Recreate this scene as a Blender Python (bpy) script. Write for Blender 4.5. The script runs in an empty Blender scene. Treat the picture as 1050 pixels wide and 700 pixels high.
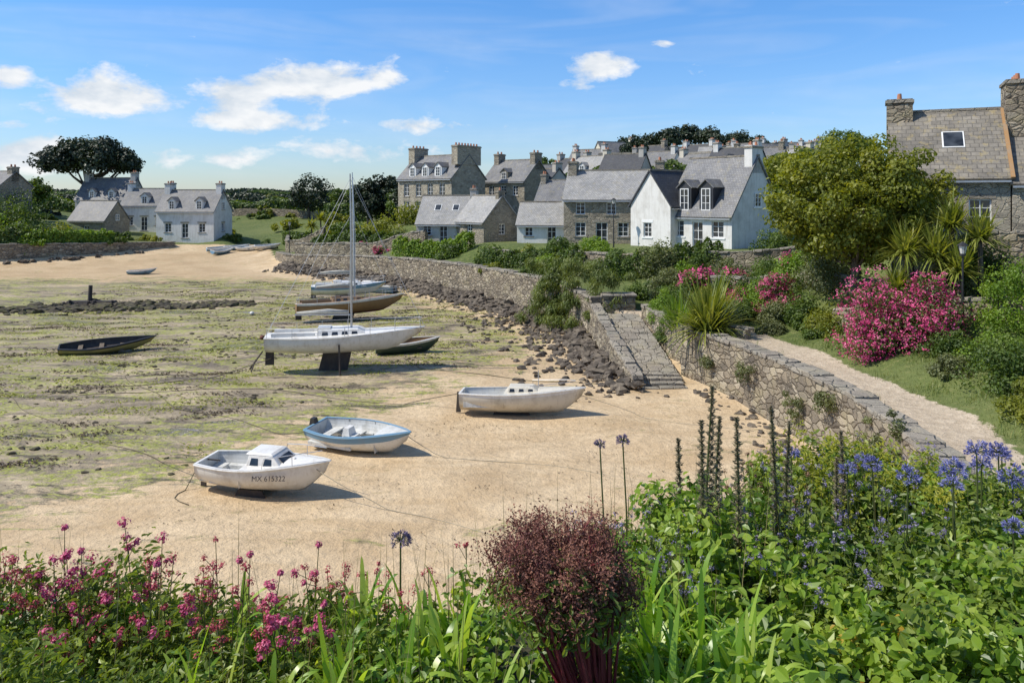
import bpy, math, random
import numpy as np
from mathutils import Vector, Matrix
random.seed(11); rng=np.random.default_rng(11)
SC=bpy.context.scene; COL=SC.collection
R=math.radians
# ------------------------------------------------------------------ node helpers
def nd(nt,t,ins=None,**at):
    n=nt.nodes.new(t)
    for k,v in at.items(): setattr(n,k,v)
    for k,v in (ins or {}).items():
        s=n.inputs[k]
        if isinstance(v,bpy.types.NodeSocket): nt.links.new(v,s)
        else:
            if hasattr(s.default_value,'__len__') and isinstance(v,(tuple,list)) and len(v)==3 and len(s.default_value)==4: v=(*v,1)
            s.default_value=v
    return n
def ramp(nt,f,stops,interp='LINEAR'):
    n=nt.nodes.new('ShaderNodeValToRGB'); n.color_ramp.interpolation=interp
    e=n.color_ramp.elements
    while len(e)<len(stops): e.new(.5)
    for i,(p,c) in enumerate(stops):
        e[i].position=p
        if not hasattr(c,'__len__'): c=(c,c,c)
        e[i].color=(*c,1)
    nt.links.new(f,n.inputs[0]); return n.outputs[0]
def mix(nt,f,a,b,bl='MIX'):
    n=nt.nodes.new('ShaderNodeMix'); n.data_type='RGBA'; n.blend_type=bl; n.clamp_factor=True
    for i,v in ((0,f),(6,a),(7,b)):
        if isinstance(v,bpy.types.NodeSocket): nt.links.new(v,n.inputs[i])
        else:
            if i>0 and len(v)==3: v=(*v,1)
            n.inputs[i].default_value=v
    return n.outputs[2]
def mth(nt,op,a,b=0.0,c=None,cl=False):
    n=nt.nodes.new('ShaderNodeMath'); n.operation=op; n.use_clamp=cl
    for i,v in enumerate((a,b,c)):
        if v is None: continue
        if isinstance(v,bpy.types.NodeSocket): nt.links.new(v,n.inputs[i])
        else: n.inputs[i].default_value=v
    return n.outputs[0]
def noise(nt,vec,s,d=4,r=.55,dist=0):
    return nd(nt,'ShaderNodeTexNoise',{'Vector':vec,'Scale':s,'Detail':d,'Roughness':r,'Distortion':dist}).outputs[0]
def newmat(name):
    m=bpy.data.materials.new(name); m.use_nodes=True; m.node_tree.nodes.clear(); return m,m.node_tree
def out(nt,sh): nd(nt,'ShaderNodeOutputMaterial',{'Surface':sh})
def pr(nt,col,rough=.8,bump=None,bs=.3,bd=.05,**kw):
    ins={'Base Color':col,'Roughness':rough}; ins.update(kw)
    if bump is not None:
        ins['Normal']=nd(nt,'ShaderNodeBump',{'Height':bump,'Strength':bs,'Distance':bd}).outputs[0]
    return nd(nt,'ShaderNodeBsdfPrincipled',ins).outputs[0]
def objc(nt,scale=(1,1,1)):
    tc=nd(nt,'ShaderNodeTexCoord'); return nd(nt,'ShaderNodeMapping',{'Vector':tc.outputs['Object'],'Scale':scale}).outputs[0]
# ------------------------------------------------------------------ materials
def m_rubble(name,cols,s=2.6,mortar=(.3,.26,.2),lichen=(.42,.36,.2),la=.3,mw=.05):
    m,nt=newmat(name); v=objc(nt,(1,1,1.7))
    w=nd(nt,'ShaderNodeTexNoise',{'Vector':v,'Scale':3.,'Detail':1.})
    vv=nd(nt,'ShaderNodeVectorMath',{0:v,1:nd(nt,'ShaderNodeVectorMath',{0:w.outputs[1],1:(.25,.25,.25)},operation='MULTIPLY').outputs[0]},operation='ADD').outputs[0]
    a=nd(nt,'ShaderNodeTexVoronoi',{'Vector':vv,'Scale':s}); 
    b=nd(nt,'ShaderNodeTexVoronoi',{'Vector':vv,'Scale':s},feature='DISTANCE_TO_EDGE')
    sep=nd(nt,'ShaderNodeSeparateColor',{0:a.outputs['Color']})
    n=len(cols); c=ramp(nt,sep.outputs[0],[(i/(n-1),cols[i]) for i in range(n)])
    fn=noise(nt,v,14,3,.65)
    c=mix(nt,.55,c,ramp(nt,fn,[(.3,.35),(.7,1.0)]),'MULTIPLY')
    e=ramp(nt,b.outputs['Distance'],[(0,0),(mw,1)])
    c=mix(nt,e,mortar,c)
    big=noise(nt,v,.9,3,.6)
    c=mix(nt,mth(nt,'MULTIPLY',ramp(nt,big,[(.52,0),(.66,1)]),la),c,lichen)
    c=mix(nt,mth(nt,'MULTIPLY',ramp(nt,big,[(.33,1),(.46,0)]),.5),c,mix(nt,.65,c,(.05,.045,.035)))
    h=mth(nt,'ADD',ramp(nt,b.outputs['Distance'],[(0,0),(mw*2.2,1)]),mth(nt,'MULTIPLY',fn,.6))
    out(nt,pr(nt,c,.9,h,.8,.1)); return m
def m_rock(name,stops):
    m,nt=newmat(name); v=objc(nt); f=noise(nt,v,1.6,3,.6); g=noise(nt,v,9,2,.6); n=len(stops)
    c=ramp(nt,f,[(.32+.36*i/(n-1),stops[i]) for i in range(n)]); c=mix(nt,.5,c,ramp(nt,g,[(.3,.4),(.7,1.)]),'MULTIPLY')
    out(nt,pr(nt,c,.85,g,.5,.05)); return m
def m_plaster(name,c0,dirt=(.35,.32,.26)):
    m,nt=newmat(name); v=objc(nt)
    a=noise(nt,v,1.1,3,.65); f=noise(nt,v,18,1)
    c=mix(nt,ramp(nt,a,[(.45,0),(.8,.5)]),c0,dirt); c=mix(nt,.2,c,ramp(nt,f,[(.3,.5),(.7,1)]),'MULTIPLY')
    vs=objc(nt,(3,3,.35)); c=mix(nt,mth(nt,'MULTIPLY',ramp(nt,noise(nt,vs,1.4,3),[(.5,0),(.75,1)]),.35),c,dirt)
    out(nt,pr(nt,c,.85,f,.15,.02)); return m
def m_slate(name,cols,lichen=(.32,.27,.12),la=.35,rw=.24,mortar=.35):
    m,nt=newmat(name); tc=nd(nt,'ShaderNodeTexCoord'); uv=tc.outputs['UV']; v=objc(nt)
    br=nd(nt,'ShaderNodeTexBrick',{'Vector':uv,'Color1':(1,1,1),'Color2':(.62,.62,.62),'Mortar':(mortar,)*3,'Scale':1.,'Mortar Size':.022,'Brick Width':rw,'Row Height':rw*.75,'Bias':0.})
    a=noise(nt,v,.8,4,.7); n=len(cols)
    c=ramp(nt,a,[(.3+.4*i/(n-1),cols[i]) for i in range(n)])
    c=mix(nt,.75,c,br.outputs[0],'MULTIPLY')
    c=mix(nt,.5,c,ramp(nt,noise(nt,v,7,3,.7),[(.3,.45),(.7,1.)]),'MULTIPLY')
    c=mix(nt,mth(nt,'MULTIPLY',ramp(nt,noise(nt,v,2.3,4,.7),[(.54,0),(.66,1)]),la),c,lichen)
    out(nt,pr(nt,c,.6,br.outputs[0],.35,.03)); return m
def m_paint(name,c0,rough=.4,dirt=(.3,.26,.2),da=.5,metal=0):
    m,nt=newmat(name); v=objc(nt)
    c=mix(nt,mth(nt,'MULTIPLY',ramp(nt,noise(nt,v,2.2,5,.7),[(.48,0),(.75,1)]),da),c0,dirt)
    vs=objc(nt,(5,5,.8)); c=mix(nt,mth(nt,'MULTIPLY',ramp(nt,noise(nt,vs,2,3),[(.55,0),(.8,1)]),da*.7),c,dirt)
    out(nt,pr(nt,c,rough,None,Metallic=metal)); return m
def m_leaf(name,cols,tr=.35,sc=1.2,rough=.5,tcol=None):
    m,nt=newmat(name); at=nd(nt,'ShaderNodeAttribute',attribute_name='v')
    v=objc(nt); big=noise(nt,v,sc,0,.6)
    f=mth(nt,'ADD',mth(nt,'MULTIPLY',at.outputs['Fac'],.65),mth(nt,'MULTIPLY',big,.45))
    n=len(cols); c=ramp(nt,f,[(.1+.8*i/(n-1),cols[i]) for i in range(n)])
    p=pr(nt,c,rough)
    t=nd(nt,'ShaderNodeBsdfTranslucent',{'Color':mix(nt,1.,c,tcol or (1.7,1.6,.55),'MULTIPLY')}).outputs[0]
    out(nt,nd(nt,'ShaderNodeMixShader',{0:tr,1:p,2:t}).outputs[0]); return m
def m_bark(name,c1,c2):
    m,nt=newmat(name); v=objc(nt,(6,6,1.2)); f=noise(nt,v,3,4,.65)
    out(nt,pr(nt,ramp(nt,f,[(.3,c1),(.7,c2)]),.9,f,.6,.03)); return m
def m_glass(name):
    m,nt=newmat(name); v=objc(nt); f=noise(nt,v,1.3,2)
    out(nt,pr(nt,ramp(nt,f,[(.35,(.015,.018,.022)),(.7,(.07,.08,.09))]),.08,**{'Specular IOR Level':.7})); return m
STONE=m_rubble('rubble_granite',[(.13,.105,.08),(.38,.31,.215),(.23,.19,.14),(.52,.44,.32),(.30,.25,.175)],2.1,(.10,.08,.055),mw=.06)
STONEH=m_rubble('granite_wall',[(.26,.23,.18),(.42,.36,.27),(.33,.29,.22),(.5,.44,.34)],2.6,(.42,.37,.29),la=.15)
STONEM=m_rubble('granite_pale',[(.38,.33,.25),(.54,.47,.36),(.46,.41,.31),(.58,.52,.4)],2.2,(.52,.47,.38),la=.12,mw=.03)
COPE=m_rubble('coping_granite',[(.30,.26,.21),(.4,.355,.285),(.33,.30,.24)],1.1,(.22,.2,.16),la=.25,mw=.02)
ROCK=m_rock('shore_rock',[(.05,.042,.032),(.12,.095,.07),(.22,.18,.13)])
WHITE=m_plaster('white_render',(.76,.74,.69)); CREAM=m_plaster('cream_render',(.66,.6,.48),(.4,.35,.27)); GREY=m_plaster('grey_render',(.5,.47,.42))
SLATE=m_slate('slate_grey',[(.15,.155,.165),(.23,.23,.235),(.31,.30,.285)])
SLATED=m_slate('slate_dark',[(.045,.05,.06),(.08,.085,.1)],la=.08)
SLATEL=m_slate('slate_light',[(.34,.34,.33),(.44,.43,.41),(.52,.5,.46)],la=.3)
TILE=m_slate('stone_slab_roof',[(.16,.145,.12),(.27,.24,.195),(.36,.32,.255)],(.40,.31,.13),.5,.42,.3)
TRIM=m_paint('white_window_paint',(.8,.8,.77),.5,da=.15); BLUEP=m_paint('blue_shutter_paint',(.2,.3,.44),.5,da=.3)
ORANGE=m_paint('lichen_verge',(.36,.2,.08),.9,(.28,.25,.2),.8)
GLASS=m_glass('window_glass'); POT=m_paint('terracotta',(.42,.17,.09),.8)
BARK=m_bark('bark',(.05,.04,.03),(.16,.13,.1))
WOOD=m_bark('weathered_wood',(.08,.06,.045),(.22,.18,.13)); METAL=m_paint('galvanised_metal',(.5,.5,.5),.4,(.25,.2,.15),.3,.7)
BLACK=m_paint('black_iron',(.02,.02,.022),.5,da=.1)
# ------------------------------------------------------------------ mesh builder
class MB:
    def __init__(s): s.v=[]; s.f=[]; s.m=[]
    def add(s,vs,fs,mi=0):
        o=len(s.v); s.v+= [tuple(p) for p in vs]; s.f+=[tuple(o+i for i in f) for f in fs]; s.m+=[mi]*len(fs)
    def obox(s,c,a,b,d,mi=0):
        c,a,b,d=map(Vector,(c,a,b,d)); P=[c+i*a+j*b+k*d for k in(-1,1) for j in(-1,1) for i in(-1,1)]
        F=[(0,2,3,1),(4,5,7,6),(0,1,5,4),(2,6,7,3),(0,4,6,2),(1,3,7,5)]
        if a.cross(b).dot(d)<0: F=[f[::-1] for f in F]
        s.add(P,F,mi)
    def box(s,x0,x1,y0,y1,z0,z1,mi=0):
        s.obox(((x0+x1)/2,(y0+y1)/2,(z0+z1)/2),((x1-x0)/2,0,0),(0,(y1-y0)/2,0),(0,0,(z1-z0)/2),mi)
    def frus(s,x0,x1,w,z0,z1,fi,bi,si,mi=0,y=0):
        P=[(x0,y-w,z0),(x1,y-w,z0),(x1,y+w,z0),(x0,y+w,z0),(x0+bi,y-w+si,z1),(x1-fi,y-w+si,z1),(x1-fi,y+w-si,z1),(x0+bi,y+w-si,z1)]
        s.add(P,[(3,2,1,0),(4,5,6,7),(0,1,5,4),(1,2,6,5),(2,3,7,6),(3,0,4,7)],mi)
    def tube(s,pts,rad,n=6,mi=0):
        pts=[Vector(p) for p in pts]; 
        if not hasattr(rad,'__len__'): rad=[rad]*len(pts)
        rings=[]
        for i,p in enumerate(pts):
            t=(pts[min(i+1,len(pts)-1)]-pts[max(i-1,0)]).normalized()
            u=t.cross(Vector((0,0,1)) if abs(t.z)<.9 else Vector((1,0,0))).normalized(); w=t.cross(u)
            rings.append([p+rad[i]*(math.cos(2*math.pi*k/n)*u+math.sin(2*math.pi*k/n)*w) for k in range(n)])
        V=[q for r in rings for q in r]; F=[]
        for i in range(len(pts)-1):
            for k in range(n): F.append((i*n+k,i*n+(k+1)%n,(i+1)*n+(k+1)%n,(i+1)*n+k))
        F.append(tuple(range(n))[::-1]); F.append(tuple((len(pts)-1)*n+k for k in range(n)))
        s.add(V,F,mi)
    def fin(s,name,mats,parent=None,smooth=False,uv=False):
        me=bpy.data.meshes.new(name); me.from_pydata(s.v,[],s.f)
        for m in (mats if isinstance(mats,(list,tuple)) else [mats]): me.materials.append(m)
        me.polygons.foreach_set('material_index',s.m)
        if smooth: me.polygons.foreach_set('use_smooth',[True]*len(s.f))
        if uv:
            L=me.uv_layers.new(name='UVMap'); Z=Vector((0,0,1))
            for p in me.polygons:
                n=p.normal
                t=Vector((1,0,0)) if abs(n.z)>.98 else Z.cross(n).normalized(); b=n.cross(t)
                for li in p.loop_indices:
                    c=me.vertices[me.loops[li].vertex_index].co; L.data[li].uv=(c.dot(t),c.dot(b))
        me.update(); ob=bpy.data.objects.new(name,me); COL.objects.link(ob)
        if parent: ob.parent=parent
        return ob
def empty(name,loc=(0,0,0),rz=0,rot=None,sc=1):
    e=bpy.data.objects.new(name,None); e.location=loc; e.rotation_euler=rot or (0,0,rz); e.scale=(sc,)*3; e.empty_display_size=.3; COL.objects.link(e); return e
def npmesh(name,V,F,mat,parent=None,v=None,smooth=False,loc=None):
    me=bpy.data.meshes.new(name); me.from_pydata(V.tolist(),[],F.tolist())
    me.materials.append(mat)
    if v is not None:
        a=me.attributes.new('v','FLOAT','POINT'); a.data.foreach_set('value',np.asarray(v,dtype=np.float32))
    if smooth: me.polygons.foreach_set('use_smooth',[True]*len(F))
    me.update(); ob=bpy.data.objects.new(name,me); COL.objects.link(ob)
    if parent: ob.parent=parent
    return ob
def unit(a): return a/np.maximum(np.linalg.norm(a,axis=1,keepdims=True),1e-6)
def leaf_arrays(P,N,s,asp=.55,fold=.2,near=False,T=None):
    n=len(P); s=np.broadcast_to(np.asarray(s,float),(n,))[:,None]; N=unit(N)
    if T is None: T=rng.normal(size=(n,3))
    T=unit(T-N*np.sum(T*N,1,keepdims=True)); B=np.cross(N,T)
    if not near:
        V=np.stack([P-T*s*.5,P+B*s*asp*.5+N*s*fold*.5,P+T*s*.5,P-B*s*asp*.5+N*s*fold*.5],1)
        return V.reshape(-1,3),np.arange(n*4).reshape(n,4)
    b=P-T*s*.5; tip=P+T*s*.55-N*s*.12
    r1=P-T*s*.22+B*s*asp*.5+N*s*fold*.5; r2=P+T*s*.2+B*s*asp*.42+N*s*fold*.35
    l1=P-T*s*.22-B*s*asp*.5+N*s*fold*.5; l2=P+T*s*.2-B*s*asp*.42+N*s*fold*.35
    V=np.stack([b,r1,r2,tip,l2,l1],1).reshape(-1,3); i=np.arange(n)[:,None]*6
    return V,np.concatenate([i+np.array([[0,1,2,3]]),i+np.array([[0,3,4,5]])],0)
def leafobj(name,P,N,s,mat,var=None,parent=None,asp=.55,fold=.2,near=False,T=None):
    V,F=leaf_arrays(P,N,s,asp,fold,near,T); k=6 if near else 4
    if var is None: var=rng.random(len(P))
    return npmesh(name,V,F,mat,parent,np.repeat(var,k))
def clump_pts(C,r,n,shell=.35):
    k=len(C); idx=np.repeat(np.arange(k),n); D=unit(rng.normal(size=(k*n,3)))
    rad=r[idx]*(1-shell*rng.random(k*n)**1.3)*(1+.15*rng.normal(size=k*n))
    P=C[idx]+D*rad[:,None]*np.array([1,1,.8]); N=D+rng.normal(size=D.shape)*.55+np.array([0,0,.35])
    cv=rng.random(k)[idx]; var=.5*cv+.3*rng.random(k*n)+.2*(D[:,2]*.5+.5)
    return P,N,var
def env_clumps(c,rad,k,cr,flat=0,inner=.55):
    D=unit(rng.normal(size=(k,3))); 
    if flat: D[:,2]=np.abs(D[:,2])*1.0-.15
    rr=(inner+(1-inner)*rng.random(k)**.6)[:,None]
    C=np.array(c)+D*rr*np.array(rad); r=cr*(.6+.8*rng.random(k)); return C,r
def tree(name,base,c,rad,k,cr,nl,ls,mat,tr=.3,flat=0,inner=.5,limbs=14):
    e=empty(name,(0,0,0)); C,r=env_clumps(c,rad,k,cr,flat,inner)
    P,N,v=clump_pts(C,r,nl); leafobj('foliage',P,N,ls*(.6+.8*rng.random(len(P))),mat,v,e,asp=.7)
    mb=MB(); b=Vector(base); top=Vector(c)+Vector((0,0,-rad[2]*.2)); mid=b.lerp(top,.5)+Vector((random.uniform(-.2,.2),)*2+(0,))
    mb.tube([b-Vector((0,0,.5)),b.lerp(mid,.5),mid,top],[tr*1.3,tr,tr*.8,tr*.4],8)
    for i in range(min(limbs,k)):
        q=Vector(C[i]); s=b.lerp(top,random.uniform(.4,.9)); m=s.lerp(q,.5)+Vector((0,0,-.1*rad[2]))
        mb.tube([s,m,q],[tr*.4,tr*.25,tr*.08],5)
    mb.fin('trunk',BARK,e,True); return e
def bush(name,x,y,z,r,h,mat,ls=.14,k=26,nl=130,ry=None,fl=None,flmat=None,fs=.12,fn=10):
    k=int(k); D=unit(rng.normal(size=(k,3))); D[:,2]=np.abs(D[:,2])*1.1-.1
    C=np.array([x,y,z])+D*(.35+.5*rng.random(k)[:,None])*np.array([r,ry or r,h]); cr=np.full(k,.36*min(r,h*.8))*(.6+.7*rng.random(k))
    C[:,2]=np.maximum(C[:,2],z+cr*.4)
    P,N,v=clump_pts(C,cr,nl)
    if fl:
        e=empty(name); leafobj('foliage',P,N,ls*(.6+.8*rng.random(len(P))),mat,v,e,asp=.7)
        kk=rng.random(k)<fl; P2,N2,v2=clump_pts(C[kk],cr[kk]*1.06,fn,.15)
        P3=np.repeat(P2,7,0)+rng.normal(size=(len(P2)*7,3))*fs*.7; N3=np.repeat(N2,7,0)+rng.normal(size=(len(P3),3))*.4
        leafobj('blossom',P3,N3,fs*(.6+.6*rng.random(len(P3))),flmat,np.repeat(v2,7)*.5+rng.random(len(P3))*.5,e,asp=.9)
        return e
    return leafobj(name,P,N,ls*(.6+.8*rng.random(len(P))),mat,v,asp=.7)
def blade_arrays(B,az,L,w,up,droop,K=6,pw=.7,twist=0):
    n=len(B); H=np.stack([np.cos(az),np.sin(az),np.zeros(n)],1); S=np.stack([-np.sin(az),np.cos(az),np.zeros(n)],1)
    Vs=[]
    for j in range(K+1):
        s=j/K; p=B+H*(L*(1-up*.6)*s*(1))[:,None]+np.array([0,0,1])*(L*(up*s-droop*s*s))[:,None]
        ww=w*np.minimum(1,(s*6+.45))*(1-s)**pw+w*.03
        sd=S*math.cos(twist*s)+np.array([0,0,1])*math.sin(twist*s)
        Vs+= [p-sd*ww[:,None]*.5,p+sd*ww[:,None]*.5]
    V=np.stack(Vs,1); m=2*(K+1); i=np.arange(n)[:,None]*m
    F=np.concatenate([i+np.array([[2*j,2*j+1,2*j+3,2*j+2]]) for j in range(K)],0)
    return V.reshape(-1,3),F,m
def blades(name,B,az,L,w,up,droop,mat,parent=None,K=6,var=None,pw=.7,twist=0):
    V,F,m=blade_arrays(B,az,L,w,up,droop,K,pw,twist)
    if var is None: var=rng.random(len(B))
    return npmesh(name,V,F,mat,parent,np.repeat(var,m),smooth=True)
# ------------------------------------------------------------------ terrain
SHORE=np.array([(10.4,4),(10.6,18),(11.1,22.5),(11.4,26.4),(10.9,31),(10.1,35.5),(9.3,38.2),(8.7,39.6),(8.3,42),(7.7,46.6),(5.0,48),(3.6,53),(1.8,58),(-3.8,68),(-10.8,77),(-18,83),(-26,90),(-31,100),(-35,111),(-47,111),(-49,108),(-54,101),(-61,95),(-75,91),(-3000,85),(-3000,4000),(4000,4000),(4000,4)],float)
PATH=np.array([(7.2,47.5),(9.5,43),(11.3,40),(12.1,36.4),(12.9,31.4),(13.4,26.9),(13.4,23.4),(12.2,19.5),(11.8,15),(12,8)],float)
def seg_dist(x,y,poly,closed):
    d=np.full(x.shape,1e9); n=len(poly)
    for i in range(n if closed else n-1):
        a=poly[i]; b=poly[(i+1)%n]; ab=b-a; t=np.clip(((x-a[0])*ab[0]+(y-a[1])*ab[1])/(ab@ab),0,1)
        d=np.minimum(d,np.hypot(x-a[0]-t*ab[0],y-a[1]-t*ab[1]))
    return d
def inside(x,y,poly):
    r=np.zeros(x.shape,bool); n=len(poly)
    for i in range(n):
        a=poly[i]; b=poly[(i+1)%n]
        c=((a[1]>y)!=(b[1]>y)); 
        with np.errstate(divide='ignore',invalid='ignore'): xi=(b[0]-a[0])*(y-a[1])/(b[1]-a[1]+1e-12)+a[0]
        r^=c&(x<xi)
    return r
def sdist(x,y):
    d=seg_dist(x,y,SHORE,True); return np.where(inside(x,y,SHORE),d,-d)
CP=np.array([(12,37,2.25),(13,31,2.1),(13.4,27,2.05),(13.4,23,2.05),(12,19,2.05),(12,13,2.3),(11.5,40,2.4),(8,46.5,2.15),(5,51,2.6),(3,58,2.8),(-3,69,2.9),(-10,78,2.8),(-18,85,2.6),(-26,92,2.3),(-31,101,1.9),(-36,113,2.1),(-46,113,2.6),(-53,104,3.3),(-60,97,3.5),(-75,94,4),
 (14,50,3.3),(18,60,5.1),(13,66,5.),(8,74,4.8),(0,78,4.6),(-8,84,4.4),(-9,100,6.3),(1,100,6.5),(-20,100,4.6),(-45,116,3.5),(-60,118,4.0),(-66,106,6.0),(-80,110,7.5),(-95,130,8.5),(-70,135,5.4),
 (16.5,33,2.7),(17.5,29,2.7),(16,24,2.5),(20,33,4.3),(22,36,5.5),(26,40,6.2),(19,42,4.6),(24,44,6.2),(22,27,4.2),(22,18,4),(20,48,4.6),(28,60,7),(40,60,9),
 (20,120,10.9),(0,130,9),(20,150,14),(50,160,14.5),(75,165,14),(45,110,12),(-25,130,5.4),(-40,160,6.8),(-20,200,8),(-80,220,8.2),(-30,260,8.6),(40,220,14),(0,400,9.0),(-200,300,8.8),(200,300,11),(-300,1500,8.8),(400,1500,8.8)],float)
def landz(x,y):
    num=np.zeros(x.shape); den=np.zeros(x.shape)
    for a,b,c in CP:
        w=((x-a)**2+(y-b)**2+2.0)**-2.2; num+=w*c; den+=w
    return num/den
def beachz(x,y):
    z=np.interp(y,[0,20,30,60,90,112,200],[.25,.1,0,.15,.9,2.1,2.3])
    return z+.07*np.sin(x*.45+1.3*np.sin(y*.21))*np.cos(y*.38+x*.1)+.03*np.sin(x*1.3+y*.9)
def bankz(x,y):
    e=np.clip(5.0+.85*(x+1),5.0,8.3)
    s=6.42-.07*np.clip(y,-5,99)-.05*np.clip(x,0,12)
    return s-1.0*np.clip(y-e,0,99)-.35*np.clip(x-9,0,99)
def smooth(t): t=np.clip(t,0,1); return t*t*(3-2*t)
def gz(x,y):
    sc=np.isscalar(x); x=np.atleast_1d(np.asarray(x,float)); y=np.atleast_1d(np.asarray(y,float))
    d=sdist(x,y); b=beachz(x,y)+.55*np.exp(np.minimum(d,0)/1.6)*(y>40); l=landz(x,y)
    pd=seg_dist(x,y,PATH,False); 
    l=l+.12*smooth((pd-1.1)/1.2)
    z=b+(l-b)*smooth((d-.15)/.5); z=np.maximum(z,bankz(x,y))
    return float(z[0]) if sc else z
def build_ground():
    xs=np.concatenate([[-3000,-1500,-700,-350,-200,-140,-110,-95,-85],np.arange(-78,-26,.9),np.arange(-26,30,.36),np.arange(30,60,1.5),[62,68,76,90,120,180,300,600,1200,3000]])
    ys=np.concatenate([[-60,-20,-6],np.arange(-1,70,.36),np.arange(70,118,.75),np.arange(118,200,4),[210,240,280,350,500,800,1300,2200,3800]])
    X,Y=np.meshgrid(xs,ys); x=X.ravel(); y=Y.ravel(); z=gz(x,y)
    nx,ny=len(xs),len(ys); i=np.arange(nx*ny).reshape(ny,nx)
    F=np.stack([i[:-1,:-1],i[:-1,1:],i[1:,1:],i[1:,:-1]],-1).reshape(-1,4)
    me=bpy.data.meshes.new('ground'); me.from_pydata(np.stack([x,y,z],1).tolist(),[],F.tolist())
    d=sdist(x,y); land=smooth((d-.1)/.4); pd=seg_dist(x,y,PATH,False); path=1-smooth((pd-.65)/.7)
    path*=land
    bank=smooth((bankz(x,y)-np.where(d>0,landz(x,y),beachz(x,y)))/.3)
    l1=(y-(20.5+(x+15)*1.6))/16; far=(86-y)/14; rt=-(d+3.2)/6
    alg=np.clip(np.minimum(np.minimum(l1+.35,far),rt+.2),0,1)
    wet=smooth(np.minimum((y-36)/10,(-d-1.5)/6))
    for nm,a in (('land',land),('path',path),('bank',bank),('algae',alg),('wet',wet)):
        at=me.attributes.new(nm,'FLOAT','POINT'); at.data.foreach_set('value',a.astype(np.float32))
    me.polygons.foreach_set('use_smooth',[True]*len(F))
    m,nt=newmat('ground_beach_and_land'); A=lambda n: nd(nt,'ShaderNodeAttribute',attribute_name=n).outputs['Fac']
    v=objc(nt); vs=objc(nt,(.42,1,1))
    n1=noise(nt,v,.35,3,.6); n2=noise(nt,v,3.5,4,.65); n3=noise(nt,v,22,2,.6); n4=noise(nt,vs,.55,5,.7,.7); n5=noise(nt,vs,1.5,5,.72,.5); n6=noise(nt,vs,.20,5,.65,.9)
    sand=ramp(nt,n1,[(.3,(.52,.375,.215)),(.6,(.66,.505,.315))])
    sand=mix(nt,.45,sand,ramp(nt,n2,[(.3,.62),(.6,1.)]),'MULTIPLY')
    sand=mix(nt,.35,sand,ramp(nt,n3,[(.35,.6),(.6,1.)]),'MULTIPLY')
    sand=mix(nt,mth(nt,'MULTIPLY',ramp(nt,n5,[(.54,0),(.64,1)]),.35),sand,(.30,.215,.12))
    sand=mix(nt,mth(nt,'MULTIPLY',ramp(nt,n4,[(.38,1),(.5,0)]),.45),sand,(.42,.29,.15))
    damp=mix(nt,.6,sand,(.38,.265,.14))
    w=mth(nt,'MULTIPLY',A('wet'),ramp(nt,n4,[(.36,0),(.52,1)]))
    c=mix(nt,w,sand,damp)
    mud=ramp(nt,n4,[(.34,(.15,.12,.08)),(.45,(.27,.215,.14)),(.56,(.40,.32,.20)),(.66,(.54,.43,.275))])
    mud=mix(nt,.55,mud,ramp(nt,n2,[(.3,.45),(.62,1.)]),'MULTIPLY')
    al=mth(nt,'ADD',A('algae'),mth(nt,'MULTIPLY',mth(nt,'SUBTRACT',n5,.5),1.9),cl=True); al=mth(nt,'ADD',al,mth(nt,'MULTIPLY',mth(nt,'SUBTRACT',n6,.5),.9),cl=True)
    alm=ramp(nt,al,[(.25,0),(.45,1)])
    c=mix(nt,alm,c,mud)
    green=ramp(nt,n2,[(.3,(.15,.165,.025)),(.5,(.30,.315,.045)),(.7,(.45,.45,.11))])
    gm=mth(nt,'MULTIPLY',ramp(nt,mth(nt,'ADD',mth(nt,'MULTIPLY',n5,.6),mth(nt,'MULTIPLY',n6,.4)),[(.485,0),(.525,.95)]),alm)
    gm=mth(nt,'MULTIPLY',gm,ramp(nt,noise(nt,v,6,4,.7),[(.42,.1),(.55,1)]))
    c=mix(nt,gm,c,green)
    dk=mth(nt,'MULTIPLY',ramp(nt,noise(nt,vs,.5,6,.75,1.2),[(.545,0),(.60,.9)]),mth(nt,'MULTIPLY',alm,ramp(nt,n2,[(.38,.1),(.52,1)])))
    c=mix(nt,dk,c,(.055,.043,.026))
    pud=mth(nt,'MULTIPLY',ramp(nt,mth(nt,'ADD',mth(nt,'MULTIPLY',n6,.7),mth(nt,'MULTIPLY',n4,.3)),[(.57,0),(.60,1)]),alm)
    pud=mth(nt,'MULTIPLY',pud,mth(nt,'SUBTRACT',1.,gm))
    c=mix(nt,mth(nt,'MULTIPLY',pud,.6),c,(.15,.12,.08))
    n7=noise(nt,v,.12,2,.6)
    gr=ramp(nt,n2,[(.3,(.045,.07,.015)),(.55,(.10,.135,.028)),(.72,(.22,.2,.08))])
    gr=mix(nt,ramp(nt,n7,[(.45,0),(.6,.6)]),gr,(.14,.16,.045))
    pa=ramp(nt,n2,[(.3,(.42,.335,.235)),(.7,(.60,.50,.37))]); pa=mix(nt,.45,pa,ramp(nt,n3,[(.35,.5),(.6,1.)]),'MULTIPLY')
    pm=ramp(nt,mth(nt,'ADD',A('path'),mth(nt,'MULTIPLY',mth(nt,'SUBTRACT',n2,.5),1.1)),[(.4,0),(.58,1)])
    ld=mix(nt,pm,gr,pa)
    c=mix(nt,ramp(nt,mth(nt,'ADD',A('land'),mth(nt,'MULTIPLY',mth(nt,'SUBTRACT',n2,.5),.5)),[(.4,0),(.6,1)]),c,ld)
    c=mix(nt,A('bank'),c,mix(nt,n2,(.02,.03,.01),(.06,.05,.03)))
    rough=mth(nt,'SUBTRACT',.95,mth(nt,'MULTIPLY',pud,.8))
    rough=mth(nt,'SUBTRACT',rough,mth(nt,'MULTIPLY',mth(nt,'MULTIPLY',alm,mth(nt,'SUBTRACT',1.,pud)),.2))
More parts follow.
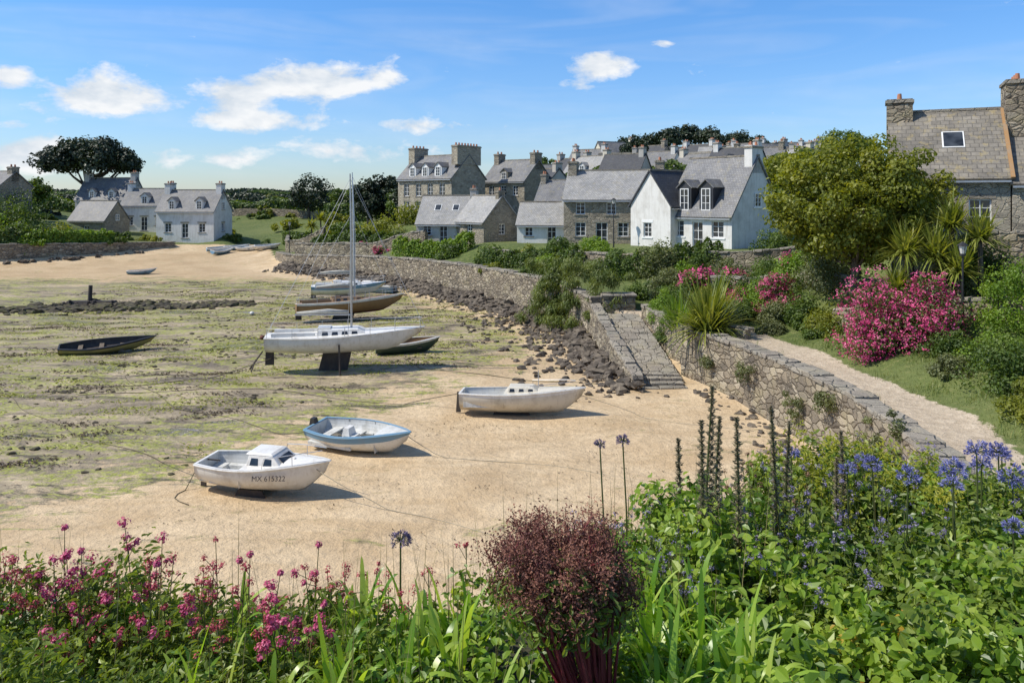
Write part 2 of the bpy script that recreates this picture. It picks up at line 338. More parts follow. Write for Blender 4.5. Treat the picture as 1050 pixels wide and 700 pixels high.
    h=mth(nt,'ADD',mth(nt,'MULTIPLY',n2,1.),mth(nt,'MULTIPLY',n3,.18)); h=mth(nt,'ADD',h,mth(nt,'MULTIPLY',n5,.8))
    h=mth(nt,'MULTIPLY',h,mth(nt,'SUBTRACT',1.,pud))
    out(nt,pr(nt,c,rough,h,.7,.15)); me.materials.append(m); me.update()
    ob=bpy.data.objects.new('ground',me); COL.objects.link(ob)
build_ground()
# ------------------------------------------------------------------ walls
def resample(poly,step):
    P=[Vector((*p,0)) for p in poly]; o=[P[0]]
    for a,b in zip(P[:-1],P[1:]):
        n=max(1,int((b-a).length/step)); o+=[a.lerp(b,(i+1)/n) for i in range(n)]
    for _ in range(2): o=[o[0]]+[(o[i-1]+o[i]*2+o[i+1])/4 for i in range(1,len(o)-1)]+[o[-1]]
    return o
def wall(name,poly,top,th=.7,off=.3,cope=True,base=None,cov=.04,jit=.03,mat=STONE,batter=.12):
    P=resample(poly,.45); n=len(P); e=empty(name); mb=MB(); cum=[0]
    for i in range(1,n): cum.append(cum[-1]+(P[i]-P[i-1]).length)
    T=lambda i: float(np.interp(cum[i]/cum[-1],np.linspace(0,1,len(top)),top))
    V=[];NR=[]
    for i,p in enumerate(P):
        t=(P[min(i+1,n-1)]-P[max(i-1,0)]).normalized(); nr=Vector((t.y,-t.x,0)); NR.append((t,nr))
        a=p+nr*(off-th/2); b=p+nr*(off+th/2); z1=T(i)+random.uniform(-jit,jit); z0=-.6 if base is None else min(gz(a.x,a.y),gz(b.x,b.y))-.5
        j=random.uniform(-.02,.02)
        V+=[Vector((a.x-nr.x*batter,a.y-nr.y*batter,z0)),Vector((a.x+j,a.y+j,z1)),Vector((b.x,b.y,z1)),Vector((b.x,b.y,z0))]
    F=[]
    for i in range(n-1):
        for k in range(3): F.append((4*i+k,4*i+k+1,4*i+5+k,4*i+4+k))
    F+=[(3,2,1,0),(4*n-4,4*n-3,4*n-2,4*n-1)]
    mb.add(V,F); mb.fin('stonework',mat,e)
    if cope:
        mc=MB(); s=0
        while s<cum[-1]-.3:
            l=random.uniform(.35,.95); c=s+l/2; i=min(range(n),key=lambda q:abs(cum[q]-c)); t,nr=NR[i]; p=P[i]+nr*off
            p=p+t*(c-cum[i])+nr*random.uniform(-.03,.03); tz=T(i); hh=random.uniform(.05,.11)
            tt=t.copy(); tt.z=(T(min(i+1,n-1))-T(max(i-1,0)))/max(.1,cum[min(i+1,n-1)]-cum[max(i-1,0)])
            mc.obox((p.x,p.y,tz+.01+hh*.8),tt*(l/2-.015)+nr*random.uniform(-.03,.03),nr*(th/2+cov+random.uniform(-.06,.04)),(random.uniform(-.02,.02),random.uniform(-.02,.02),hh),0); s+=l
        ob=mc.fin('coping',COPE,e); bv=ob.modifiers.new('b','BEVEL'); bv.width=.03; bv.segments=2
    return e
wall('sea_wall',[(10.4,12),(10.6,18),(11.1,22.5),(11.4,26.4),(10.9,31),(10.1,35.5),(9.3,38.2),(8.7,39.6)],[2.3,2.35,2.4,2.4],.75)
wall('sea_wall',[(5.0,48),(3.6,53),(1.8,58),(-3.8,68),(-10.8,77),(-18,83),(-26,90),(-29,96)],[2.9,3.2,3.25,3.25,3.1,2.7,2.5],.8,mat=STONE,jit=.08)
wall('sea_wall',[(-47.5,110),(-49,108),(-54,101),(-61,95),(-75,91),(-120,89)],[3.0,3.7,3.9,4.0],.8,jit=.08)
wall('slipway_wall',[(8.7,39.6),(8.35,42),(7.7,46.6)],[2.35,2.5,2.6],.5)
def gwall(name,pts,h=1.,th=.45,cope=True,mat=STONE):
    P=resample(pts,2.); tops=[gz(p.x,p.y)+h for p in P]
    tops=list(np.convolve([tops[0]]+tops+[tops[-1]],[.25,.5,.25],'valid'))
    return wall(name,pts,tops,th,0,cope,base=1,batter=0,mat=mat)
gwall('garden_wall',[(15.2,36.8),(17.5,34.2),(19.3,32.2),(21.5,29.8)],.95)
gwall('garden_wall',[(12.6,49),(15,45.5),(16.6,41),(17.6,38)],.7)
gwall('garden_wall',[(-2,73),(4,66),(10,58.5),(13,56)],1.0)
gwall('garden_wall',[(-26,94),(-18,88),(-9,82)],1.3)
gwall('garden_wall',[(-34,119),(-30,104),(-24,100)],1.4)
gwall('garden_wall',[(13,56),(17,54),(23,53)],1.1)
gwall('garden_wall',[(21.5,36.5),(25.5,34.5),(29,33)],1.9)
gwall('field_wall',[(-60,150),(-30,140),(-10,135)],1.3,cope=False)
gwall('field_wall',[(-90,180),(-50,175),(-10,170)],1.3,cope=False)
gwall('field_wall',[(-120,230),(-60,228),(0,225)],1.5,cope=False)
def slipway():
    e=empty('stone_slipway'); mb=MB(); n=22; zf=lambda t:.0+2.15*t**.9
    for i in range(n):
        t0=i/n; t1=(i+1)/n; y0=36.9+t0*10; y1=36.9+t1*10; xc=7.25-.75*(t0+t1)/2; za=zf(t0); zb=zf(t1)
        if i<4: za=zb=(za+zb)/2+.03
        x=xc-1.1
        while x<xc+1.05:
            w_=min(random.uniform(.4,.9),xc+1.12-x); j=random.uniform(-.02,.025)
            mb.obox((x+w_/2,(y0+y1)/2,(za+zb)/2-.3+j),(w_/2-.012,0,random.uniform(-.01,.01)),(0,(y1-y0)/2-.012,(zb-za)/2),(0,0,.33)); x+=w_
    ob=mb.fin('paving',COPE,e); bv=ob.modifiers.new('b','BEVEL'); bv.width=.025
    mb=MB(); mb.box(5.6,7.6,48,49.2,1.4,3.05); mb.box(5.5,7.7,47.92,49.3,3.053,3.2,1); ob=mb.fin('pier_block',[STONE,COPE],e); bv=ob.modifiers.new('b','BEVEL'); bv.width=.04
    wall('slipway_edge_wall',[(6.0,37.1),(5.75,40),(5.4,44),(5.1,48)],[.45,1.15,1.9,2.55],.55,0,batter=.2,jit=.06)
slipway()
def rocks(name,pts,mat):
    t=(1+5**.5)/2
    iv=unit(np.array([(-1,t,0),(1,t,0),(-1,-t,0),(1,-t,0),(0,-1,t),(0,1,t),(0,-1,-t),(0,1,-t),(t,0,-1),(t,0,1),(-t,0,-1),(-t,0,1)],float))
    fc=np.array([(0,11,5),(0,5,1),(0,1,7),(0,7,10),(0,10,11),(1,5,9),(5,11,4),(11,10,2),(10,7,6),(7,1,8),(3,9,4),(3,4,2),(3,2,6),(3,6,8),(3,8,9),(4,9,5),(2,4,11),(6,2,10),(8,6,7),(9,8,1)])
    VV=[];FF=[]
    for k,(x,y,z,s,fl) in enumerate(pts):
        A=rng.normal(size=(3,3)); q,_=np.linalg.qr(A); v=(iv*(1+.28*rng.normal(size=(12,1))))@q*np.array([1,.8+.3*rng.random(),fl])*s
        VV.append(v+np.array([x,y,z])); FF.append(fc+12*k)
    return npmesh(name,np.concatenate(VV),np.concatenate(FF),mat)
pts=[]
Ps=resample([(6.2,36.6),(5.7,39),(5.3,42),(4.8,47),(4.4,50),(3.2,53),(1.4,58),(-4.2,68),(-11.2,77),(-18.4,83),(-26,90)],.25)
for i,p in enumerate(Ps):
    wd_=1.35 if p.y<60 else .9
    for _ in range(8):
        o=abs(random.gauss(0,1.2))*wd_; x=p.x-o*.85-.15+random.uniform(-.3,.3); y=p.y-o*.5+random.uniform(-.3,.3); s=random.uniform(.1,.42)*(1 if o<1.2 else .65)
        if p.y<40: s*=.75
        pts.append((x,y,gz(x,y)+s*.2+max(0,.35-o*.5),s,.65))
for _ in range(500):
    x=random.uniform(-4,7.2); y=random.uniform(35,60)
    if sdist(np.array([x]),np.array([y]))[0]>-.6 or x+ (y-38)*.42<4.2+random.gauss(-1.2,1.3): continue
    s=random.uniform(.05,.26)**1.1; pts.append((x,y,gz(x,y)+s*.2,s,.6))
for _ in range(90):
    t=random.random(); x=9.7+1.0*t+random.uniform(-1.3,.3); y=37-14*t; s=random.uniform(.05,.22); pts.append((x,y,gz(x,y)+s*.1,s,.6))
rocks('shore_rocks',pts,ROCK)
WEED=m_rock('weedy_rock',[(.03,.026,.014),(.07,.055,.03),(.12,.12,.035)])
pts=[]
for _ in range(520):
    t=random.random(); x=-41+t*19+random.gauss(0,.6); y=62+t*3.5+random.gauss(0,1.3)*(1-.5*t); s=random.uniform(.12,.5); pts.append((x,y,gz(x,y)+s*.1,s,.45))
rocks('seaweed_reef',pts,WEED)
pts=[]
for _ in range(75):
    cx=random.uniform(-38,-2); cy=random.uniform(24,76); sp=random.uniform(.3,2.2)
    if cy<21.5+(cx+15)*1.5 : continue
    for _ in range(random.randint(6,32)):
        x=cx+random.gauss(0,sp*1.6); y=cy+random.gauss(0,sp*.45); s=random.uniform(.03,.16)
        pts.append((x,y,gz(x,y)+s*.05,s,.45))
rocks('scattered_weedy_stones',pts,WEED)
pts=[]
for _ in range(60):
    t=random.random(); x=-75+t*26; y=np.interp(x,[-75,-61,-54,-49],[89.6,93.6,99.5,106.5])+random.uniform(-1.2,0); s=random.uniform(.15,.5); pts.append((x,float(y),gz(x,float(y))+.1,s,.7))
rocks('far_shore_rocks',pts,ROCK)
W=m_paint('dried_seaweed',(.10,.07,.04),.9,(.05,.04,.025))
def weed(name,n,x0,x1,y0,y1,mat,spread,dens,cond=None,s0=.05,s1=.13):
    P=[]
    for _ in range(n):
        cx=random.uniform(x0,x1); cy=random.uniform(y0,y1); L=random.uniform(.3,2.8); a=random.uniform(-.3,.5)
        if cond and not cond(cx,cy): continue
        for _ in range(int(10+L*dens)):
            u=random.gauss(0,.5)*L; P.append((cx+u*math.cos(a)+random.gauss(0,spread),cy+u*math.sin(a)+.15*math.sin(u*3)+random.gauss(0,spread*.8)))
    P=np.array(P); d=sdist(P[:,0],P[:,1]); P=P[d<-1]; Z=gz(P[:,0],P[:,1])
    leafobj(name,np.column_stack([P,Z+.025]),np.tile([0,0,1.],(len(P),1))+rng.normal(size=(len(P),3))*.35,s0+s1*rng.random(len(P)),mat,asp=.4)
weed('seaweed_debris',80,-20,6,20,60,W,.3,14,None,.02,.08)
inalg=lambda x,y:y>23+(x+15)*1.62+random.gauss(0,2)
weed('bladderwrack',190,-38,0,24,80,W,.25,60,inalg,.05,.14)
weed('green_seaweed',340,-38,2,24,80,m_leaf('sea_lettuce',[(.13,.15,.02),(.27,.3,.035),(.42,.43,.08)],.2),.3,64,inalg,.05,.13)
# ------------------------------------------------------------------ houses
def bar(mb,c,U,N,w,h,dp,mi=0): mb.obox(c,U*(w/2),N*(dp/2),(0,0,h/2),mi)
def window(fr,gl,c,U,N,w,h,door=False):
    f=.07; gl.obox(c-N*.01,U*(w/2),N*.01,(0,0,h/2))
    Z=Vector((0,0,1))
    for sgn in(-1,1):
        bar(fr,c+U*sgn*(w/2-f/2)+N*.03,U,N,f,h,.055); bar(fr,c+Z*sgn*(h/2-f/2)+N*.03,U,N,w-2*f,f,.05)
    bar(fr,c+N*.03,U,N,.05,h-2*f,.045)
    for k in ((1,2) if h>1 else (1,)): bar(fr,c+N*.028+Z*(-h/2+h*k/3 if h>1 else 0),U,N,w-2*f,.035,.035)
    if door: bar(fr,c+N*.03-Z*h*.3,U,N,w-2*f,h*.36,.03)
def holed(mb,fr,gl,O,U,N,w,h,holes,dep=.2,sill=None,mi=0):
    us=sorted({0,w}|{a for q in holes for a in(q[0],q[0]+q[2])}); vs=sorted({0,h}|{a for q in holes for a in(q[1],q[1]+q[3])})
    Z=Vector((0,0,1))
    for i in range(len(us)-1):
        for j in range(len(vs)-1):
            cu=(us[i]+us[i+1])/2; cv=(vs[j]+vs[j+1])/2
            if any(q[0]<cu<q[0]+q[2] and q[1]<cv<q[1]+q[3] for q in holes): continue
            mb.add([O+U*us[i]+Z*vs[j],O+U*us[i+1]+Z*vs[j],O+U*us[i+1]+Z*vs[j+1],O+U*us[i]+Z*vs[j+1]],[(0,1,2,3)],mi)
    for q in holes:
        a=[O+U*q[0]+Z*q[1],O+U*(q[0]+q[2])+Z*q[1],O+U*(q[0]+q[2])+Z*(q[1]+q[3]),O+U*q[0]+Z*(q[1]+q[3])]; b=[p-N*dep for p in a]
        for k in range(4): mb.add([a[k],b[k],b[(k+1)%4],a[(k+1)%4]],[(0,1,2,3)],mi)
        c=O+U*(q[0]+q[2]/2)+Z*(q[1]+q[3]/2)-N*(dep-.03); window(fr,gl,c,U,N,q[2],q[3],q[1]<.1)
        if sill is not None:
            mid=O+U*(q[0]+q[2]/2); 
            if q[1]>.1: bar(sill,mid+Z*(q[1]-.06)+N*.0,U,N,q[2]+.3,.12,.12)
            bar(sill,mid+Z*(q[1]+q[3]+.13)+N*-.03,U,N,q[2]+.36,.24,.1)
def house(name,ax,ay,anchor,z,deg,L,Wd,he,hr,wm,rm,chim=(),dorm=(),win=(),gwin=(),rwin=(),lwin=(),trim=COPE,shut=None,verge=None,chm=None,ridge=None,upper=(),parapet=False,sky=()):
    th=R(deg); c,s=math.cos(th),math.sin(th); lx,ly=anchor[0]*L/2,anchor[1]*Wd/2
    ox=ax-(c*lx-s*ly); oy=ay-(s*lx+c*ly); e=empty(name,(ox,oy,z),th)
    w=MB();fr=MB();gl=MB();si=MB();sh=MB()
    X=Vector((1,0,0));Y=Vector((0,1,0));Z=Vector((0,0,1)); B=-1.5
    def H(ws,wd): return [(u+wd/2-ww/2,v-B,ww,hh) for (u,v,ww,hh) in ws]
    holed(w,fr,gl,Vector((-L/2,-Wd/2,B)),X,-Y,L,he-B,H(win,L),sill=si)
    holed(w,fr,gl,Vector((L/2,Wd/2,B)),-X,Y,L,he-B,[])
    holed(w,fr,gl,Vector((L/2,-Wd/2,B)),Y,X,Wd,he-B,H(rwin,Wd),sill=si)
    holed(w,fr,gl,Vector((-L/2,Wd/2,B)),-Y,-X,Wd,he-B,H(lwin,Wd),sill=si)
    w.add([(L/2,-Wd/2,he),(L/2,Wd/2,he),(L/2,0,hr),(-L/2,Wd/2,he),(-L/2,-Wd/2,he),(-L/2,0,hr)],[(0,1,2),(3,4,5)])
    for (sd,u,v,ww,hh) in gwin:
        N=X*sd; U=Y*sd; window(fr,gl,Vector((sd*(L/2+.015),0,v+hh/2))+U*u,U,N,ww,hh); bar(si,Vector((sd*(L/2+.02),0,v-.06))+U*u,U,N,ww+.25,.12,.14)
    if shut:
        for (u,v,ww,hh) in win:
            if v<.3: continue
            for sg in(-1,1):
                bar(sh,Vector((u+sg*(ww/2+ww*.24),-Wd/2-.035,v+hh/2)),X,-Y,ww*.46,hh+.05,.05)
                for kz in (-.3,.3): bar(sh,Vector((u+sg*(ww/2+ww*.24),-Wd/2-.066,v+hh/2+kz*hh)),X,-Y,ww*.42,.07,.02)
    w.fin('walls',wm,e)
    ro=MB(); sl=(hr-he)/(Wd/2); oh=.22; og=.02 if parapet else .14
    for sg in(-1,1):
        a=Vector((0,0,hr+.06)); b=Vector((0,sg*(Wd/2+oh),he-oh*sl+.06)); d=(b-a)/2; n=Vector((0,sg*sl,1)).normalized()
        ro.obox((a+b)/2,(L/2+og,0,0),d,n*.06)
    ro.box(-L/2-og-.01,L/2+og+.01,-.13,.13,hr+.05,hr+.19,1)
    mats=[rm,ridge or COPE,verge or TRIM]
    if verge is not None:
        for sx in(1,):
            for sg in(-1,1):
                a=Vector((sx*(L/2+.08),0,hr+.13)); b=Vector((sx*(L/2+.08),sg*(Wd/2+oh+.03),he-oh*sl+.1)); n=Vector((0,sg*sl,1)).normalized()
                ro.obox((a+b)/2,(.09,0,0),(b-a)/2,n*.09,2)
    ro.box(-L/2,L/2,-Wd/2-oh-.1,-Wd/2-oh+.02,he-oh*sl-.1,he-oh*sl+.0,3); mats.append(METAL)
    for (sx,sy,sw,shh) in sky:
        a=Vector((sx,-sy,hr-sl*sy+.13)); dd=Vector((0,-1,-sl)).normalized(); n=Vector((0,-sl,1)).normalized()
        gl.obox(a+n*.03,(sw/2,0,0),dd*shh/2,n*.03); fr.obox(a+n*.01,(sw/2+.07,0,0),dd*(shh/2+.07),n*.03)
    dw=MB(); dr=MB()
    for (dx,ww,hh,dm) in dorm:
        yf=-Wd/2+.2; zt=he+hh; yb=-max(.1,(hr-zt)/sl-.0); yb=min(yb+.1,-.1); gh=ww*.42
        dw.box(dx-ww/2,dx+ww/2,yf,yb,he-.3,zt)
        dw.add([(dx-ww/2,yf,zt),(dx+ww/2,yf,zt),(dx,yf,zt+gh)],[(0,1,2)])
        yb2=min(-.05,-(hr-zt-gh)/sl+.1)
        for sg in(-1,1):
            a=Vector((dx,0,zt+gh+.05)); b=Vector((dx+sg*(ww/2+.15),0,zt-.13+.05)); n=Vector((sg*gh,0,ww/2)).normalized()
            dr.obox((a+b)/2+Vector((0,(yf-.15+yb2)/2,0)),(b-a)/2,(0,(yb2-yf+.15)/2,0),n*.04)
        window(fr,gl,Vector((dx,yf-.02,he+hh*.5+.1)),X,-Y,ww*.66,hh*.8)
    if dorm:
        dw.fin('dormer_walls',dorm[0][3] or wm,e); dr.fin('dormer_roofs',rm,e,uv=True)
    ro.fin('roof',mats,e,uv=True)
    if si.v: si.fin('lintels_and_sills',trim,e)
    if fr.v: fr.fin('window_frames',TRIM,e); gl.fin('window_panes',GLASS,e)
    if sh.v: sh.fin('shutters',shut,e)
    if chim:
        ch=MB()
        for (cx,cw,cd,top) in chim:
            ch.box(cx-cw/2,cx+cw/2,-cd/2,cd/2,hr-1.3,hr+top,0); ch.box(cx-cw/2-.07,cx+cw/2+.07,-cd/2-.07,cd/2+.07,hr+top-.22,hr+top-.06,1)
            k=max(1,int(cd/.55))
            for i in range(k): 
                yy=-cd/2+cd*(i+.5)/k; ch.tube([(cx,yy,hr+top-.05),(cx,yy,hr+top+.32)],[.13,.1],8,2)
        ch.fin('chimneys',[chm or wm,COPE,POT],e)
    return e
house('white_gabled_house',16.9,60,(1,-1),5.15,-50,6.4,7,2.7,7.3,WHITE,SLATE,chim=[(2.85,.7,1.5,.9)],dorm=[(-1.4,1.3,2.2,SLATED),(.7,1.3,2.2,SLATED)],win=[(-1.9,.9,1.1,1.3),(0,.0,1.0,2.1),(1.9,.9,1.1,1.3)],gwin=[(1,0,3.3,.9,1.1)],trim=TRIM)
house('slate_hung_house',12.9,63.5,(-1,-1),5.0,38,5.2,4.4,3.6,6.4,WHITE,SLATED,win=[(0,1,1,1.2)],lwin=[(-.3,.9,.9,1.2)],trim=TRIM)
house('granite_longhouse',4.9,74,(-1,-1),4.8,-14,9.2,6.6,4.3,7.0,STONEH,SLATEL,chim=[(-4.2,.8,1.5,1.0),(4.2,.8,1.5,1.0)],win=[(-3,.8,1,1.3),(-1,.0,1.1,2.1),(1,.8,1,1.3),(3,.8,1,1.3),(-3,2.85,.9,1.15),(-.1,2.85,.9,1.15),(2.8,2.85,.9,1.15)])
house('small_white_cottage',.5,78,(-1,-1),4.6,-12,4.8,4.6,2.0,4.1,WHITE,SLATEL,win=[(-1.2,.8,.8,.9),(1.1,0,.9,1.9)],chim=[(2.1,.5,.9,.6)])
house('slate_roof_cottage',2.6,88,(-1,-1),5.2,-20,5.4,5.4,3.6,6.0,STONEH,SLATE,chim=[(-2.4,.6,1.2,.8)],win=[(0,2,.9,1.1)])
house('grey_cottage',-10.3,84,(-1,-1),4.4,-10,6.0,6,2.1,5.0,GREY,SLATEL,win=[(-1.8,.8,.9,1.1),(0,0,.9,1.9),(1.8,.8,.9,1.1)],chim=[(2.7,.7,1.1,.9)],sky=[(-1,1.4,.6,.8),(1,1.4,.6,.8)])
house('stone_gable_cottage',-2.9,80,(1,-1),4.5,-48,4.6,5,2.3,4.9,STONEH,SLATEL,win=[(0,.9,.9,1.1)],rwin=[(0,.9,.9,1.1)],chim=[(2.0,.5,.9,.6)])
house('granite_manor',-7.6,98,(1,-1),6.2,-38,9.6,6.6,5.6,8.6,STONEM,SLATE,chim=[(-4.3,1.1,2.6,1.2),(4.4,1.0,4.6,1.2)],dorm=[(-2.3,1.2,1.5,TRIM),(0,1.2,1.5,TRIM),(2.3,1.2,1.5,TRIM)],win=[(-3.2,.8,1,1.8),(-1,.8,1,1.8),(1.1,.8,1,1.8),(3.2,.8,1,1.8),(-3.2,3.3,1,1.7),(-1,3.3,1,1.7),(1.1,3.3,1,1.7),(3.2,3.3,1,1.7)],rwin=[(1.2,3.3,.9,1.5)])
house('stone_village_house',1.6,101,(1,-1),6.6,-38,7.0,6.2,4.9,7.7,STONEH,SLATE,chim=[(-3.1,.8,1.5,1.0),(3.1,.8,1.6,1.0)],dorm=[(0,1.1,1.2,None)],win=[(-2,3,.9,1.3),(0,3,.9,1.3),(2,3,.9,1.3)])
house('stone_village_house',4.2,104,(1,-1),7.0,-52,6.0,5.6,3.6,6.2,GREY,SLATED,chim=[(2.6,.7,1.2,.9)],win=[(0,2,.9,1.1)])
house('white_dormer_house',-43.2,113,(1,-1),3.5,-6,8.8,5.8,3.9,6.9,WHITE,SLATE,chim=[(-4,.8,1.3,1.1),(4,.8,1.3,1.1)],dorm=[(-2.1,1.2,1.5,WHITE),(2.1,1.2,1.5,WHITE)],win=[(-2.6,.8,1,1.3),(0,0,1,2.1),(2.6,.8,1,1.3)],rwin=[(0,.9,.9,1.2)],gwin=[(1,0,4.1,.8,1.1)],trim=STONEM)
house('white_seaside_house',-53,120,(1,-1),4.3,0,7.2,5.4,3.9,6.4,WHITE,SLATE,chim=[(-3.2,.7,1.2,1.0),(3.2,.7,1.2,1.0)],dorm=[(0,1.2,1.4,WHITE)],win=[(-2.2,.8,1,1.3),(0,.0,1,2.1),(2.2,.8,1,1.3)],trim=STONEM)
house('grey_gabled_house',-61.2,124,(1,-1),4.5,-4,8.6,6,4.6,8.0,GREY,SLATE,chim=[(-3.9,.8,1.2,1.0),(3.9,.8,1.2,1.0)],dorm=[(-1.6,1.1,1.3,WHITE),(1.6,1.1,1.3,WHITE)],win=[(-2.2,.8,1,1.3),(2.2,.8,1,1.3)])
house('stone_outbuilding',-58.5,112,(1,-1),3.5,-14,6.2,5,2.6,5.3,STONEH,SLATE,win=[(0,.8,.9,1.)],gwin=[(1,0,2.5,.7,.9)])
house('stone_hill_house',-67.8,103,(1,-1),8.4,-12,8,5.5,2.4,4.4,STONEH,SLATE,chim=[(3.6,.8,1.2,.7)])
house('stone_slab_house',19.9,40.9,(-1,-1),6.1,-25,5.3,7,4.1,7.7,STONEM,TILE,chim=[(-2.2,1.3,1.3,.8)],win=[(1.35,1.6,1.0,1.35),(-1.,1.6,1.0,1.35)],verge=ORANGE,chm=STONE,sky=[(.3,1.7,.9,1.1)])
house('stone_slab_house',24.75,38.6,(-1,-1),6.1,-25,9,6.8,3.8,6.9,STONEM,TILE,chim=[(-3.9,1.1,1.9,2.3)],win=[(-2.6,1.5,1.0,1.35),(0.0,1.5,1.0,1.35),(2.5,0,1.0,2.2)],shut=BLUEP,chm=STONE)
hv=[(8,135,0,6),(14,140,-30,6),(20,150,20,7),(26,146,-40,6),(31,156,-10,7),(36,150,-45,6),(41,158,15,7),(46,152,-30,6),(51,160,-50,7),(57,154,-10,7),(63,158,-40,7),(24,128,-35,6),(33,132,-45,6),(43,130,-20,7),(51,138,-50,6),(12,118,-40,6),(16,110,-30,5.5),(27,112,-48,6),(22,98,-40,6),(38,120,-30,7),(44,122,-50,6),(49,124,-15,7),(18,132,-20,6),(10,126,-45,6),(37,140,-25,6),(57,146,-35,6),(48,145,10,6),(30,104,-40,6)]
for i,(x,y,a,L) in enumerate(hv):
    wm=random.choice([WHITE,WHITE,CREAM,STONEH,GREY]); rm=random.choice([SLATE,SLATE,SLATED,SLATED,SLATEL])
    he=random.uniform(2.6,3.8) if y>125 else random.uniform(2.4,3.0)
    house('hill_village_house',x,y,(0,0),gz(float(x),float(y))-.4,a,L*1.1,5.4,he,he+2.6,wm,rm,chim=[(L*.55-.5,.7,1.2,1.0)]+([(-L*.55+.5,.7,1.2,.9)] if i%2 else []),win=[(-1.8,1.0,.9,1.2),(1.8,1.0,.9,1.2)],rwin=[(0,1.0,.9,1.2)],dorm=[(0,1.1,1.2,WHITE)] if i%3==0 else [])
# ------------------------------------------------------------------ vegetation (mid and far)
G1=m_leaf('leaf_green',[(.024,.046,.008),(.07,.12,.018),(.15,.21,.03)]); G2=m_leaf('leaf_yellow_green',[(.055,.075,.008),(.17,.20,.02),(.32,.32,.045)],.42)
GD=m_leaf('conifer_dark',[(.007,.014,.006),(.02,.036,.013),(.045,.065,.022)],.12,.5); GB=m_leaf('leaf_bright',[(.055,.105,.012),(.15,.25,.02),(.25,.35,.04)],.4)
GO=m_leaf('leaf_olive',[(.045,.055,.022),(.12,.14,.05),(.21,.23,.09)],.3); PK=m_leaf('blossom_pink',[(.40,.03,.12),(.70,.08,.25),(.82,.26,.42)],.25,tcol=(1.1,.9,1))
STR=m_leaf('strap_leaf',[(.06,.09,.015),(.18,.22,.03),(.38,.39,.10)],.35)
Zg=lambda x,y: gz(float(x),float(y))
tree('cypress_tree',(-71,131,Zg(-71,131)),(-71,131,15.0),(7.6,7,4.6),110,1.5,170,.55,GD,.7,1,.45)
for x,y,r,h in [(25,172,3.2,8),(30,175,4,9),(34,171,3.5,9.5),(39,174,4.2,10.5),(43,170,3.4,9),(50,173,3.6,8.5),(55,176,3.2,7.5)]:
    z=Zg(x,y); tree('pine_tree',(x,y,z),(x,y,z+h*.68+1.2),(r,r,h*.3),34,1.2,90,.55,GD,.35,1,.4,8)
for x,y,r,h,m in [(-37,142,3.7,7.6,GD),(-22.5,122,2.6,6.5,GD),(-19.5,124,2.8,7.4,GD),(-17,120,2.3,5.8,G1),(-33,150,2.2,4,G1),(66,150,4,7,G1),(-84,136,3,5,G1),(13,104,2.2,4.5,G1),(9.5,92,2,4,G1),(-14,112,2.8,6.4,GD),(-25,112,1.9,4,G2),(36,128,2.6,5,G1),(60,140,4,8,G1),(28,90,2.6,5,G1),(34,96,3,5,G2),(22,140,2.5,6,GD),(47,134,2.5,5.5,GD),(6,142,2.2,6,G1)]:
    z=Zg(x,y); tree('broadleaf_tree' if m!=GD else 'evergreen_tree',(x,y,z),(x,y,z+h*.62),(r,r,h*.4),40,r*.3,90,.42,m,.25,0,.45,8)
z=Zg(16.9,38)
tree('fig_tree',(17.0,38.6,z),(17.1,38.4,8.95),(4.3,3.0,2.95),210,.62,190,.19,G2,.26,0,.45,30)
